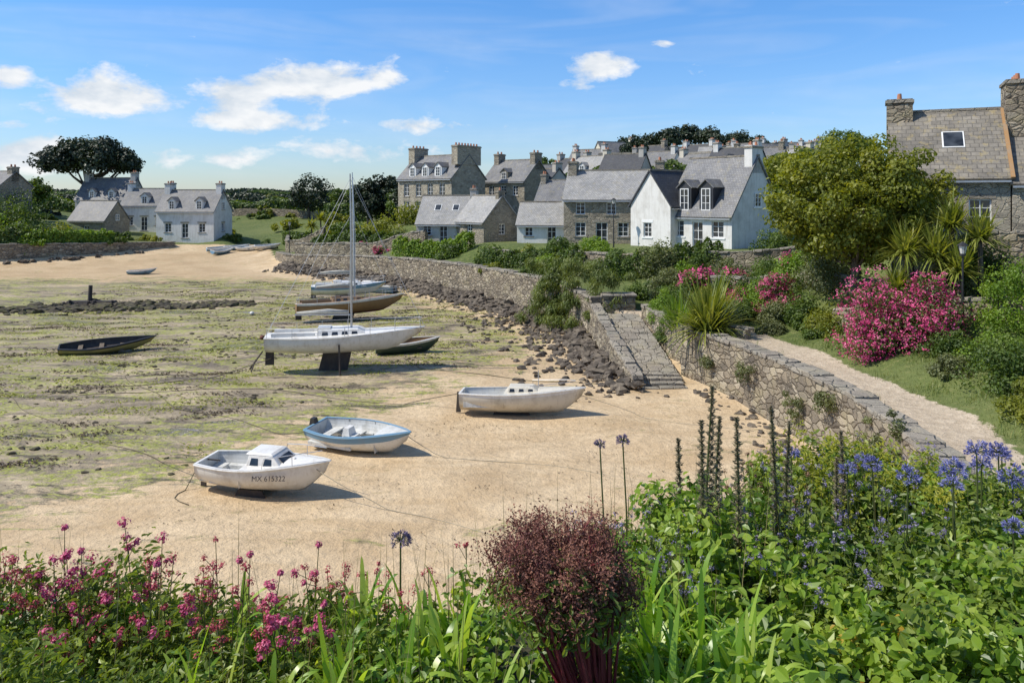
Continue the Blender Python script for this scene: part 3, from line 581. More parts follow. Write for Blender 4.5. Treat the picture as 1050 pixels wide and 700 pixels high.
BL=[
('garden_shrub',-1.8,72,1.8,1.9,G1,.2),('garden_shrub',1.3,70,1.7,2.0,G2,.2),('garden_shrub',4.2,68,1.9,1.9,G1,.2),('garden_shrub',7,64.5,1.8,2.2,GB,.18),('garden_shrub',10.2,56,2.1,3.3,GO,.16),('garden_shrub',8.2,60,1.7,2.0,G1,.18),
('garden_shrub',14.3,52,2.0,2.0,GO,.16),('garden_shrub',17,50.5,1.8,1.8,G1,.16),('garden_shrub',11.9,53,1.4,1.6,GB,.16),('garden_shrub',16.6,41,2.1,3.0,GO,.13),('garden_shrub',12.8,46.2,1.5,1.6,G1,.13),('garden_shrub',13.8,43.3,1.6,1.8,GB,.13),
('garden_shrub',12.4,42.6,1.2,1.3,G1,.12),('garden_shrub',13.9,40.6,1.2,1.5,GO,.12),('garden_shrub',14.8,39.2,1.2,2.0,G1,.12),('garden_shrub',15.0,46.8,1.8,2.2,G1,.14),('garden_shrub',11.6,46.6,1.3,1.3,G2,.13),('garden_shrub',10.6,51.6,1.6,1.8,GO,.14),('garden_shrub',13.2,54.6,1.5,1.8,G1,.14),('garden_shrub',18.2,46,2,2.4,G1,.14),('garden_shrub',15.9,43.6,1.6,2.3,GB,.13),('garden_shrub',8.4,50.6,1.3,1.4,G1,.13),('garden_shrub',12.9,38.9,.8,.8,GO,.1),('garden_shrub',14.6,37.2,.9,1.1,G1,.1),
('garden_shrub',16.9,26.3,1.7,2.2,G1,.11),('garden_shrub',18.4,28.6,1.8,1.9,GB,.11),('garden_shrub',20.0,31.0,1.5,3.4,GB,.1),('garden_shrub',19.4,24,2.2,2.3,G1,.12),('garden_shrub',15.0,37.0,1.2,1.6,G2,.11),('garden_shrub',19.0,34.6,1.6,2.6,GO,.12),('garden_shrub',21,36,1.8,2.4,G1,.12),('garden_shrub',15.9,23.4,1.2,1.3,G2,.1),('garden_shrub',17.2,30.3,1.1,1.3,G1,.1),('garden_shrub',22.6,33,1.8,2.4,GO,.12),('garden_shrub',16.2,21,1.5,1.7,G1,.1),('garden_shrub',15.0,33.2,.8,.8,G2,.09),('garden_shrub',16.0,28.4,.8,.9,GO,.09),
('garden_shrub',8.6,42.8,.9,1.9,G1,.1),('garden_shrub',8.8,45,1.1,2.3,GB,.1),('garden_shrub',9.8,41.4,.8,1.2,G2,.1),('garden_shrub',10.5,49,1.6,1.5,G1,.14),('garden_shrub',9.0,47.6,1.0,1.9,GO,.12),
('garden_shrub',-16,95,3.6,3.6,G2,.3),('garden_shrub',-12.5,97,2.6,3.2,G2,.3),('garden_shrub',-21,99,2.6,2.4,G1,.3),('garden_shrub',-61,98.5,3.4,3.4,G1,.3),('garden_shrub',-65.5,97,3.6,4.6,GB,.3),('garden_shrub',-58.5,101,2.6,3.0,G2,.3),('garden_shrub',-68,100,4,5.2,G1,.3),('garden_shrub',-63.5,101.5,3,5,G1,.3),('garden_shrub',-71,98,4,5.5,G1,.3),('garden_shrub',-56,103.5,2.2,2.2,GB,.3),('garden_shrub',-60,96.8,2.2,1.8,GB,.3),('garden_shrub',-54,107,2.4,1.6,G1,.3),('garden_shrub',-66,104,4,5.6,G1,.3),
('garden_shrub',-34,108,1.6,1.2,G1,.25),('garden_shrub',-41,114.5,1.8,1.4,G1,.25),('garden_shrub',-51,109,2.4,1.2,G2,.25),('garden_shrub',-53,104,2,1.,G1,.25),('garden_shrub',19,56,2,2.2,G1,.16),('garden_shrub',22.5,54,2,3,GO,.16),('garden_shrub',24,50,2.4,3.4,G1,.16),('garden_shrub',6,60.5,1.5,1.5,GO,.16),('garden_shrub',2.8,64,1.6,1.5,GB,.18),('garden_shrub',-6,76,1.8,1.8,G1,.2),('garden_shrub',3.6,57,1.3,1.1,GO,.16),('garden_shrub',1.4,61,1.2,1.0,G1,.16),('garden_shrub',-1.6,66,1.3,1.0,G2,.16)]
for n,x,y,r,h,m,l in BL: bush(n,x,y,Zg(x,y)-.1,r,h,m,l*.9,22 if y>90 else 34,80 if y>90 else (130 if y>45 else 210))
for _ in range(46):
    x=random.uniform(-95,-8); y=random.uniform(122,200)
    if abs(x/y+.47)<.09: continue
    r=random.uniform(1.6,3.4); bush('field_shrub',x,y,Zg(x,y)-.2,r*1.4,r*random.uniform(.6,1.1),random.choice([G1,G1,GD,G2,GO]),.5,14,60)
for _ in range(22):
    x=random.uniform(8,46); y=random.uniform(86,135); r=random.uniform(1.4,2.6); bush('village_shrub',x,y,Zg(x,y)-.2,r*1.3,r*1.2,random.choice([G1,GD,G2]),.35,16,70)
for x,y,r,h,f in [(15.5,33.4,2.0,4.2,.85),(17.2,31.8,1.7,3.5,.8),(14.9,32.2,1.1,2.2,.8),(14.3,42.2,1.2,2.5,.8),(11.9,50,1.5,1.5,.8),(14.0,48.5,1.1,1.6,.7),(16.8,45.4,1.2,2.2,.5),(-13.5,86,2.2,1.5,.8),(-17,90,2,1.4,.6),(-9,80.5,1.4,1.4,.6),(12.9,44.4,.9,1.3,.7),(21.4,27.6,1.2,2.2,.5)]:
    bush('pink_flowering_shrub',x,y,Zg(x,y)-.1,r,h,G1,.11 if y<45 else .18,44,110,fl=f,flmat=PK,fs=.085 if y<45 else .15,fn=30 if y<45 else 16)
def hedge(name,p0,p1,w,h,mat,ls=.18,n=9000):
    p0=np.array(p0,float);p1=np.array(p1,float); t=rng.random(n); q=p0+(p1-p0)*t[:,None]; d=unit((p1-p0)[None])[0]; nn=np.array([-d[1],d[0]])
    side=rng.random(n); o=np.where(side<.4,rng.uniform(-1,1,n),np.where(side<.7,-1,1))*w/2*(1+.12*rng.normal(size=n)); zz=np.where(side<.4,h,rng.uniform(0,h,n))+.1*rng.normal(size=n)+h*.12*(np.sin(t*31)+np.sin(t*73+1))
    q=q+nn*o[:,None]; P=np.column_stack([q,gz(q[:,0],q[:,1])+zz]); N=np.column_stack([nn[0]*o,nn[1]*o,np.where(side<.4,1,.3)])+rng.normal(size=(n,3))*.5
    return leafobj(name,P,N,ls*(.6+.8*rng.random(n)),mat,asp=.7)
hedge('hedge',(-12,81),(-4,76),1.3,1.5,GB,.2); hedge('hedge',(-2,70),(6,63),1.2,1.2,G1,.18); hedge('hedge',(7,58),(15,55.5),1.2,1.4,G1,.17); hedge('hedge',(-24,95),(-14,90),1.4,1.5,G1,.25)
hedge('hedge',(-75,93),(-60,97),2,1.6,G1,.3,7000); hedge('hedge',(-60,97.5),(-53,104),1.6,1.3,GB,.28,5000)
hedge('hedge',(-34,118),(-28,108),1.4,1.6,G1,.3,5000); hedge('hedge',(-95,150),(-15,150),3,2.2,G1,.6,9000); hedge('hedge',(-120,200),(0,195),4,2.2,GD,.8,9000); hedge('hedge',(-160,260),(10,270),5,3,G1,1.,9000); hedge('hedge',(-30,128),(0,122),2,2.4,G1,.5,7000); hedge('hedge',(5,116),(45,104),2.5,3,G1,.45,12000)
hedge('tree_line',(-300,420),(300,430),12,5,GD,2.4,9000)
C=[];r=[]
for i in range(80):
    t=random.random(); x=np.interp(t,[0,1],[6.4,1.8])+random.uniform(-1.3,1.0); y=np.interp(t,[0,1],[47.6,55])+random.uniform(-.6,1.); zt=random.uniform(.9,5.0)-.5*abs(t-.45); C.append((x-(3-zt)*.12,y,zt)); r.append(random.uniform(.35,.8))
P,N,v=clump_pts(np.array(C),np.array(r),290,.8); T=np.tile([.1,-.1,1.],(len(P),1))+rng.normal(size=(len(P),3))*.3
leafobj('tamarisk_bush',P,N,.28*(.6+.8*rng.random(len(P))),m_leaf('tamarisk',[(.04,.06,.012),(.12,.16,.03),(.23,.26,.07)],.3),v,asp=.18,T=T)
def rosette(name,x,y,z,n,L,w,up=(.6,1.1),dr=(.1,.6),mat=STR,trunk=0,par=None):
    B=np.tile([x,y,z+trunk],(n,1))+rng.normal(size=(n,3))*np.array([.12,.12,.03]); az=rng.uniform(0,2*math.pi,n)
    if trunk:
        e=empty(name); mb=MB(); mb.tube([(x,y,z-.3),(x+.05,y,z+trunk*.5),(x,y,z+trunk+.1)],[.14,.11,.09],8); mb.fin('trunk',BARK,e,True); 
        return blades('leaves',B,az,L*(.6+.5*rng.random(n)),w*(.7+.6*rng.random(n)),rng.uniform(*up,n),rng.uniform(*dr,n),mat,e,5)
    return blades(name,B,az,L*(.6+.5*rng.random(n)),w*(.7+.6*rng.random(n)),rng.uniform(*up,n),rng.uniform(*dr,n),mat,None,5)
rosette('phormium_plant',9.75,38.9,2.2,460,3.6,.13,(.4,1.2),(.1,.7)); rosette('phormium_plant',10.9,41.2,2.3,300,3.0,.12,(.45,1.2)); rosette('phormium_plant',8.9,41.2,2.0,260,2.8,.12,mat=GB); rosette('phormium_plant',21.6,29.6,4.2,260,1.9,.08,(.5,1.3),mat=GB); rosette('phormium_plant',20.8,31.4,4.0,240,2.4,.08,(.6,1.3),mat=GB)
for x,y,t,L in [(17.6,34.9,3.3,1.9),(18.7,34.4,2.4,1.9),(19.6,34.8,3.3,1.8),(18.6,36.4,3.9,1.8),(19.2,33.5,1.6,1.7),(17.0,34.4,2.0,1.6),(20.5,34.2,2.7,1.7)]: rosette('cordyline_tree',x,y,Zg(x,y),300,L,.1,(.0,1.25),(.1,.6),trunk=t)
for x,y,t in [(-26,106,3.4),(-27.5,107,2.8)]: rosette('palm_tree',x,y,Zg(x,y),110,2.1,.25,(.2,1.1),(.2,.8),trunk=t,mat=G2)
n=80000; x=rng.uniform(9,24,n); y=rng.uniform(17,56,n); d=sdist(x,y); pd=seg_dist(x,y,PATH,False); k=(d>.8)&(pd>.75+.5*rng.random(n))&((pd<5.0))
x=x[k];y=y[k]; n=len(x); B=np.column_stack([x,y,gz(x,y)-.02])
hg=.5+.9*np.clip(np.sin(x*2.3+y*1.1)+np.sin(x*.9-y*2.7),0,2)
blades('grass',B,rng.uniform(0,6.3,n),rng.uniform(.08,.26,n)*hg,np.full(n,.022),rng.uniform(.8,1.2,n),rng.uniform(.1,.6,n),m_leaf('grass_blade',[(.05,.09,.015),(.12,.18,.03),(.28,.28,.08)],.3),None,2)
for (x,y,z,r) in [(10.0,33.5,1.7,.5),(10.7,29.8,1.2,.6),(10.9,27.2,1.9,.45),(9.3,37.2,1.3,.35),(11.1,24,1.4,.9),(11.0,22.5,2.1,.8)]:
    C,rr=env_clumps((x,y,z),(.25,r,r),10,.2); P,N,v=clump_pts(C,rr,90); leafobj('wall_ivy',P,N,.08,GO,v,asp=.7)
# ------------------------------------------------------------------ boats
def hullf(L,B,D,tw=.72,br=.3,rk=.12,rake=.1,mx=.42):
    def half(t): return B/2*((tw+(1-tw)*math.sin(t/mx*math.pi/2)) if t<mx else max(0,math.cos((t-mx)/(1-mx)*math.pi/2))**.72)
    def keel(t): return (rk*((t-mx)/(1-mx))**2+D*.75*max(0,(t-.86)/.14)**2) if t>mx else rk*.5*((mx-t)/mx)**2
    def sheer(t): return D+br*t**2.4+.04*(1-t)
    def pt(t,q,inset=0,zmin=None,xs=0):
        h=max(0,half(t)-inset); z=keel(t)+(sheer(t)-keel(t))*q**1.35; y=h*(1-(1-q)**2.3)
        x=t*L+rake*L*(z/D)*t**5
        if zmin is not None: z=max(z,zmin)
        if xs: x=xs+x*(1-2*xs/L)
        return (x-L/2,y,z)
    return half,keel,sheer,pt
def boat(name,loc,head,L,B,D,mats,floor=.2,deck=None,fulldeck=False,roll=0,wl=.35,stripe=1,n=22,m=9,build=None,**hk):
    e=empty(name,loc,rot=(R(roll),0,R(head))); half,keel,sheer,pt=hullf(L,B,D,**hk); mb=MB(); ts=[i/(n-1) for i in range(n)]; qs=[j/(m-1) for j in range(m)]
    for sg in(1,-1):
        V=[]
        for t in ts:
            for q in qs: p=pt(t,q); V.append((p[0],sg*p[1],p[2]))
        for i in range(n-1):
            for j in range(m-1):
                f=(i*m+j,(i+1)*m+j,(i+1)*m+j+1,i*m+j+1); f=f if sg<0 else f[::-1]; mi=0 if qs[j+1]<=wl else (2 if j>=m-1-stripe else 1)
                mb.add([V[k] for k in f],[(0,1,2,3)],mi)
    tr=[pt(0,q) for q in qs]; poly=[(p[0],p[1],p[2]) for p in tr]+[(p[0],-p[1],p[2]) for p in tr[::-1]]
    mb.add(poly,[tuple(range(len(poly)))],1)
    ob=mb.fin('hull',mats[:3],e); 
    me=ob.data; import bmesh
    bm=bmesh.new(); bm.from_mesh(me); bmesh.ops.remove_doubles(bm,verts=bm.verts,dist=.002); bm.to_mesh(me); bm.free()
    me.polygons.foreach_set('use_smooth',[len(p.vertices)<6 for p in me.polygons])
    mi_=MB()
    if not fulldeck:
        for sg in(1,-1):
            for i in range(n-1):
                for j in range(m-1):
                    a=[pt(ts[i],qs[j],.06,floor,.06),pt(ts[i+1],qs[j],.06,floor,.06),pt(ts[i+1],qs[j+1],.06,floor,.06),pt(ts[i],qs[j+1],.06,floor,.06)]
                    a=[(p[0],sg*p[1],p[2]) for p in a]; mi_.add(a if sg>0 else a[::-1],[(0,1,2,3)],0)
        ins=[pt(0,q,.06,floor,.06) for q in qs]; poly=[(p[0],p[1],p[2]) for p in ins]+[(p[0],-p[1],p[2]) for p in ins[::-1]]
        mi_.add(poly[::-1],[tuple(range(len(poly)))],0)
        mi_.fin('interior',mats[3],e)
    g=MB()
    for sg in(1,-1):
        for i in range(n-1):
            a=pt(ts[i],1);b=pt(ts[i+1],1);c=pt(ts[i+1],1,.075,None,.05);d=pt(ts[i],1,.075,None,.05); up=.012
            q=[(p[0],sg*p[1],p[2]+up) for p in(a,b,c,d)]; g.add(q if sg<0 else q[::-1],[(0,1,2,3)])
        g.tube([(p[0],sg*(p[1]+.012),p[2]-.02) for p in (pt(t,1) for t in ts)],.028,6)
    a=pt(0,1); g.box(a[0]-.01,a[0]+.07,-a[1],a[1],a[2]-.03,a[2]+.014); g.fin('gunwale',mats[2],e,False)
    if deck is not None or fulldeck:
        t0=0 if fulldeck else deck; dk=MB(); N2=14; T=[t0+(1-t0)*i/N2 for i in range(N2+1)]
        for i in range(N2):
            for k in range(4):
                y0,y1=-1+k*.5,-.5+k*.5; q=[]
                for t,yy in((T[i],y0),(T[i+1],y0),(T[i+1],y1),(T[i],y1)):
                    p=pt(t,1,.05); q.append((p[0],p[1]*yy,p[2]+.004+.06*(1-yy*yy)*min(1,p[1]*2)))
                dk.add(q,[(0,1,2,3)])
        if not fulldeck:
            p=pt(t0,1,.05); dk.add([(p[0],-p[1],floor),(p[0],p[1],floor),(p[0],p[1],p[2]),(p[0],0,p[2]+.06),(p[0],-p[1],p[2])],[(4,3,2,1,0)])
        dk.fin('deck',mats[4] if len(mats)>4 else mats[1],e)
    if build: build(e,pt,sheer,L,B,D)
    return e
WH=m_paint('hull_white_gelcoat',(.74,.725,.68),.35,(.36,.30,.22),.55); CR=m_paint('hull_cream',(.66,.61,.50),.4,(.3,.25,.18),.6); LG=m_paint('interior_grey_white',(.6,.6,.57),.6,(.25,.24,.2),.7)
BLU=m_paint('gunwale_blue',(.16,.30,.42),.45,da=.3); NAVY=m_paint('antifouling_blue_grey',(.3,.32,.34),.7,(.15,.13,.1),.7); DKB=m_paint('antifouling_dark',(.05,.04,.035),.8,(.12,.1,.07),.6)
RED=m_paint('antifouling_red',(.16,.05,.035),.8,(.1,.08,.05),.6); TAN=m_paint('varnished_planking',(.27,.16,.075),.45,(.14,.09,.05),.6); GRN=m_paint('hull_dark_green',(.03,.06,.045),.4,(.1,.1,.08),.4); YEL=m_paint('hull_ochre',(.32,.28,.1),.6,(.12,.12,.06),.7)
TEXT=m_paint('black_lettering',(.02,.02,.03),.5,da=.05); RGD=m_paint('pale_rope',(.34,.3,.22),.9)
def deckwins(mb,x0,x1,w,z0,z1,si,n):
    for sg in(-1,1):
        for i in range(n):
            a=x0+(x1-x0)*(i+.12)/n; b=x0+(x1-x0)*(i+.88)/n; zb=z0+(z1-z0)*.3; zt=z0+(z1-z0)*.78
            yb=w-si*.3+.008; yt=w-si*.78+.008
            q=[(a+.03,sg*yb,zb),(b-.03,sg*yb,zb),(b-.06,sg*yt,zt),(a+.06,sg*yt,zt)]; mb.add(q if sg<0 else q[::-1],[(0,1,2,3)])
def b1(e,pt,sh,L,B,D):
    mb=MB(); gl=MB()
    z=D+.06; mb.frus(-.15,1.15,.56,z-.05,z+.36,.45,.06,.14)
    deckwins(gl,-.1,.8,.56,z-.05,z+.36,.14,2)
    gl.add([(1.075,-.36,z+.09),(1.075,.36,z+.09),(.83,.31,z+.29),(.83,-.31,z+.29)],[(0,1,2,3)])
    mb.frus(-.2,.72,.44,z+.36,z+.41,.1,.05,.08); mb.tube([(1.2,0,z+.1),(1.2,0,z+.22)],.05,8)
    ob=mb.fin('cabin',WH,e); bv=ob.modifiers.new('b','BEVEL'); bv.width=.03; bv.segments=2; gl.fin('cabin_windows',GLASS,e)
    mb=MB()
    mb.box(-L/2+.12,-L/2+.5,-.5,.5,.28,.5); mb.box(-L/2+.5,-.3,.38,.58,.28,.48); mb.box(-L/2+.5,-.3,-.58,-.38,.28,.48); mb.fin('cockpit_benches',LG,e)
    mb=MB()
    for s in(-1,1): mb.frus(-.7,.5,.035,-.28,.1,.2,.2,0,y=s*.38)
    mb.frus(-L/2-.2,-L/2-.02,.025,-.1,.75,0,.04,0); mb.box(-L/2-.05,-L/2+.5,-.02,.02,.74,.78); mb.fin('keels_and_rudder',DKB,e)
    mb=MB()
    for s in(-1,1):
        pts=[]
        for t,h in((.62,.0),(.64,.3),(.8,.33),(.97,.33)): p=pt(t,1); pts.append((p[0],s*p[1]*.93,p[2]+h))
        mb.tube(pts,.012,6); 
        p=pt(.82,1); mb.tube([(p[0],s*p[1]*.93,p[2]),(p[0],s*p[1]*.93,p[2]+.32)],.011,6)
    mb.fin('pulpit_rail',METAL,e)
b=boat('small_cabin_boat',(-7.75,24.0,.14),-14,3.75,1.7,.78,[NAVY,WH,WH,LG,WH],floor=.28,deck=.44,wl=.2,build=b1,roll=2)
cu=bpy.data.curves.new('registration_number','FONT'); cu.body='MX 615322'; cu.size=.21; cu.extrude=.004; cu.align_x='CENTER'
t=bpy.data.objects.new('registration_number',cu); COL.objects.link(t); t.parent=b; cu.materials.append(TEXT)
t.location=(.78,-.80,.6); t.rotation_euler=(R(76),0,R(14))
def b2(e,pt,sh,L,B,D):
    mb=MB()
    for x,w in((-1.25,.34),(-.2,.3),(.75,.28)): mb.box(x-w/2,x+w/2,-.68 if x<.5 else -.55,.68 if x<.5 else .55,.36,.41)
    for s in(-1,1): mb.box(-1.6,.3,s*.66-.1,s*.66+.1,.26,.37)
    mb.box(-.45,.05,-.16,.16,.2,.52); mb.fin('seats_and_console',LG,e)
    mb=MB(); mb.frus(-.5,-.15,.2,.5,.78,.05,.1,.04); mb.fin('steering_console',WH,e)
    mb=MB()
    for x_,y_,s_ in((-.9,.2,.16),(.3,-.25,.14),(-1.0,-.3,.12)): mb.frus(x_-s_,x_+s_,s_*.8,.21,.21+s_*1.3,.03,.03,.03)
    mb.tube([(-1.3,-.1,.3),(-.5,.05,.44),(.6,.35,.44),(1.2,.2,.6)],.02,6); mb.fin('fuel_cans_and_oar',m_paint('faded_olive',(.14,.12,.08),.6),e)
    mb=MB()
    mb.frus(-L/2-.2,-L/2+.06,.12,.66,.92,.03,.06,.03); mb.box(-L/2-.17,-L/2-.07,-.04,.04,.12,.67); mb.fin('outboard_motor',BLACK,e)
    mb=MB()
    for s in(-1,1): mb.tube([(-.9,s*.79,.62),(-.9,s*.79,.72)],.025,6); mb.tube([(.3,s*.78,.68),(.3,s*.78,.76)],.025,6)
    mb.fin('rowlocks',METAL,e)
boat('open_motorboat',(-5.6,28.2,.02),-26,3.7,1.8,.68,[WH,WH,BLU,LG,LG],floor=.2,deck=.78,wl=.15,stripe=2,build=b2,roll=6,br=.28)
def b3(e,pt,sh,L,B,D):
    mb=MB(); gl=MB(); z=D+.05
    mb.frus(-.4,1.2,.55,z-.05,z+.26,.5,.08,.12); deckwins(gl,-.35,.8,.55,z-.05,z+.26,.12,3)
    ob=mb.fin('cabin',CR,e); bv=ob.modifiers.new('b','BEVEL'); bv.width=.03; gl.fin('cabin_windows',GLASS,e)
    mb=MB(); mb.box(-L/2+.2,-.45,.42,.66,.3,.5); mb.box(-L/2+.2,-.45,-.66,-.42,.3,.5); mb.box(-L/2+.1,-L/2+.35,-.6,.6,.5,.54); mb.fin('cockpit_benches',LG,e)
    mb=MB(); mb.frus(-1.1,.7,.05,-.3,.1,.25,.2,0); mb.frus(-L/2-.22,-L/2-.02,.025,-.05,.8,0,.04,0); mb.fin('keel_and_rudder',DKB,e)
    mb=MB()
    for s in(-1,1):
        p=pt(.9,1);q=pt(.62,1); mb.tube([(q[0],s*q[1]*.93,q[2]),(q[0],s*q[1]*.93,q[2]+.3),(p[0],s*p[1]*.9,p[2]+.3),(p[0]+.3,0,p[2]+.32)],.012,6)
    mb.tube([(.9,0,z+.2),(.9,0,z+.9)],.02,6)
    mb.fin('pulpit_rail',METAL,e)
boat('cream_day_boat',(.2,32.6,.13),-6,4.7,1.8,.82,[CR,CR,WH,LG,CR],floor=.3,deck=.4,wl=.2,build=b3,roll=-3,rake=.08,br=.3)
def sail(mh,masts=1,col=WH,keel=.9,boomz=1.5,legs=True):
    def f(e,pt,sh,L,B,D):
        mb=MB(); gl=MB(); z=D+.05
        mb.frus(-1.0,1.9,.75,z-.05,z+.33,.8,.1,.16); deckwins(gl,-.8,1.2,.75,z-.05,z+.33,.16,4); mb.box(-.95,-.3,-.4,.4,z+.33,z+.40)
        mb.box(-L/2+.35,-1.05,.5,.62,z,z+.2); mb.box(-L/2+.35,-1.05,-.62,-.5,z,z+.2)
        mb.fin('coachroof',col,e); gl.fin('cabin_windows',GLASS,e)
        mb=MB(); mb.frus(-.95,.55,.11,-keel,.25,-.25,.3,-.02); mb.frus(-L/2-.05,-L/2+.4,.04,-keel*.6,.5,0,.05,0)
        if legs:
            for s in(-1,1): mb.tube([(.2,s*B*.5,D*.7),(.25,s*(B*.5+.1),-keel)],.05,6)
        mb.fin('keel_and_rudder',DKB,e)
        mb=MB(); xm=.75; mb.tube([(xm,0,z+.2),(xm,0,z+mh*.6),(xm-.05,0,z+mh)],[.06,.055,.035],8)
        mb.tube([(xm,0,z+1.0),(xm-2.9,0,z+1.05)],.045,6); mb.tube([(xm,-.6,z+mh*.55),(xm,.6,z+mh*.55)],.018,4)
        bow=pt(1,1); st=pt(0,1); top=(xm-.05,0,z+mh*.97)
        r=.011
        mb.tube([bow,top],r,4); mb.tube([(st[0],0,st[2]),top],r,4)
        for s in(-1,1):
            mb.tube([(xm-.1,s*B*.46,z),(xm,s*.6,z+mh*.55),top],r,4)
            xs=[.02,.2,.38,.56,.72,.86,.98]; prev=None
            for t in xs:
                p=pt(t,1); a=(p[0],s*p[1]*.95,p[2]); b_=(p[0],s*p[1]*.95,p[2]+.5); mb.tube([a,b_],.014,4)
                if prev: mb.tube([prev,b_],.008,4); mb.tube([(prev[0],prev[1],prev[2]-.22),(b_[0],b_[1],b_[2]-.22)],.007,4)
                prev=b_
        p=pt(.97,1); mb.tube([(p[0],p[1],p[2]+.5),(p[0]+.25,0,p[2]+.52),(p[0],-p[1],p[2]+.5)],.014,6)
        mb.fin('mast_and_rigging',METAL,e)
        mb=MB(); mb.tube([(xm-.15,0,z+1.14),(xm-1.2,0,z+1.2),(xm-2.8,0,z+1.13)],[.1,.13,.07],8); mb.fin('furled_sail',m_paint('sail_cover',(.5,.48,.42),.9),e,True)
    return f
boat('sailing_yacht',(-9.2,41,.98),8,7.2,2.3,.95,[WH,WH,WH,LG,WH],fulldeck=True,wl=.25,build=sail(8.4),tw=.6,br=.35,rk=.25,rake=.1,roll=2)
boat('wooden_sailboat',(-12.4,57.8,.55),22,7.0,2.2,.9,[RED,TAN,WH,TAN,TAN],fulldeck=True,wl=.3,build=sail(9.6,keel=.4,col=TAN,legs=False),tw=.5,br=.45,rk=.2,rake=.1,roll=-4)
boat('blue_sailboat',(-14.6,68,.75),12,5.6,2.,.8,[WH,WH,BLU,LG,WH],fulldeck=True,wl=.3,stripe=2,build=sail(6.6,keel=.4,legs=False),tw=.6,roll=3)
boat('white_motorboat',(-13.0,72,.4),160,4.6,1.8,.7,[WH,BLU,WH,LG,WH],floor=.3,deck=.5,wl=.2,tw=.7,roll=3,build=b1)
def rb(e,pt,sh,L,B,D):
    mb=MB()
    for x in(-L*.25,.0,L*.25): mb.box(x-.12,x+.12,-B*.42,B*.42,D*.62,D*.62+.04)
    mb.fin('thwarts',WOOD,e)
boat('green_dinghy',(-6.3,45.6,.02),14,3.3,1.4,.7,[GRN,GRN,WH,TAN,GRN],floor=.15,wl=.2,build=rb,roll=4,br=.25)
boat('old_rowing_boat',(-24.2,46,.02),24,4.4,1.6,.5,[YEL,YEL,BLACK,DKB,YEL],floor=.14,wl=.2,build=rb,roll=12,br=.35,tw=.5)
for x,y,h,m in [(-40.5,107.5,30,BLU),(-38.5,108.6,10,BLU),(-36.6,107.6,-20,WH),(-39.2,105.2,60,BLU),(-33.6,106.5,20,WH)]:
    boat('beached_dinghy',(x,y,gz(x,y)),h,3.0,1.3,.5,[m,m,WH,LG,m],floor=.15,wl=.2,roll=8,build=rb,n=12,m=6)
boat('beached_dinghy',(-41,86,gz(-41.,86.)),10,2.6,1.2,.4,[WH,BLU,WH,LG,WH],floor=.12,wl=.2,n=12,m=6,build=rb)
def rope(pts,name='mooring_rope',r=.012,mat=RGD):
    P=resample([p[:2] for p in pts],.35); zs=np.interp(np.linspace(0,1,len(P)),np.linspace(0,1,len(pts)),[p[2] for p in pts])
    V=[]; ph=random.uniform(0,6)
    for i,p in enumerate(P):
        w=.12*math.sin(i*.35+ph)+.09*math.sin(i*.13+1); V.append((p.x+w,p.y+w*.8,max(gz(p.x,p.y)+r*.6,zs[i] if zs[i]>0 else -9)))
    mb=MB(); mb.tube(V,r,5); mb.fin(name,mat,None,True)
DKR=m_paint('weedy_rope',(.10,.085,.05),.9)
rope([(-5.9,23.4,1.0),(-5.2,23,0.2),(-3,22,-1),(0,20.6,-1)]); rope([(-9.6,24.5,.8),(-12,26.5,-1),(-18,31,-1),(-26,38,-1)],mat=DKR,r=.016)
rope([(-3.8,27.4,.8),(-2.6,27,-1),(2,26,-1),(6,24.5,-1)]); rope([(2.5,32.6,.9),(3.6,32.4,.2),(6,32,-1),(9.4,30.5,-1)]); rope([(-2.1,33.2,.8),(-4,34,-1),(-12,37,-1),(-20,36,-1)],mat=DKR,r=.018)
rope([(-9.9,24.4,.5),(-10.4,23.2,-1),(-9.6,22.6,-1)],mat=DKR,r=.015); rope([(-5.8,41.5,.6),(-2,40,-1),(3,38.5,-1),(5,37.5,-1)],mat=DKR,r=.018); rope([(-12.6,40.4,.8),(-15,39,-1),(-24,36,-1),(-32,34,-1)],mat=DKR,r=.02); rope([(-7.5,29,.4),(-9.5,30.5,-1),(-14,33.5,-1),(-20,40,-1)],mat=DKR,r=.018)
mb=MB(); mb.tube([(-35.2,65,0),(-35.15,65,1.0),(-35.1,65,1.9)],[.2,.17,.16],8); mb.tube([(-35.2,65,.8),(-34.3,65.3,.55)],[.1,.07],6)
for k in range(9): xx=-37.2+k*.5; mb.tube([(xx,64.7,0),(xx+.1,64.6,.55+.18*math.sin(k*1.7))],[.16,.11],6)
mb.frus(-37.4,-32.6,.55,-.2,.62,.5,.5,.25,y=65); mb.fin('old_timber_wreck',DKB)
mb=MB(); mb.tube([(-13.9,41.2,0),(-13.5,41,.5),(-13.2,41.3,1.0)],[.05,.05,.04],6); mb.tube([(-13.6,40.6,0),(-13.5,41.1,.6)],.04,6); mb.fin('mooring_stake',DKB)
for x,y,c in[(-16,50,RED),(-2.2,36,WH),(-20,60,WH)]:
    bpy.ops.mesh.primitive_uv_sphere_add(segments=14,ring_count=9,radius=.17,location=(x,y,gz(x,y)+.13)); o=bpy.context.object; o.name='mooring_buoy'; o.data.materials.append(c); o.scale=(1,1,.85)
    mb=MB(); mb.tube([(x,y,gz(x,y)+.25),(x,y,gz(x,y)+.34)],.03,6); k=mb.fin('eye',METAL); k.parent=o; k.matrix_parent_inverse=Matrix.Translation(-o.location)
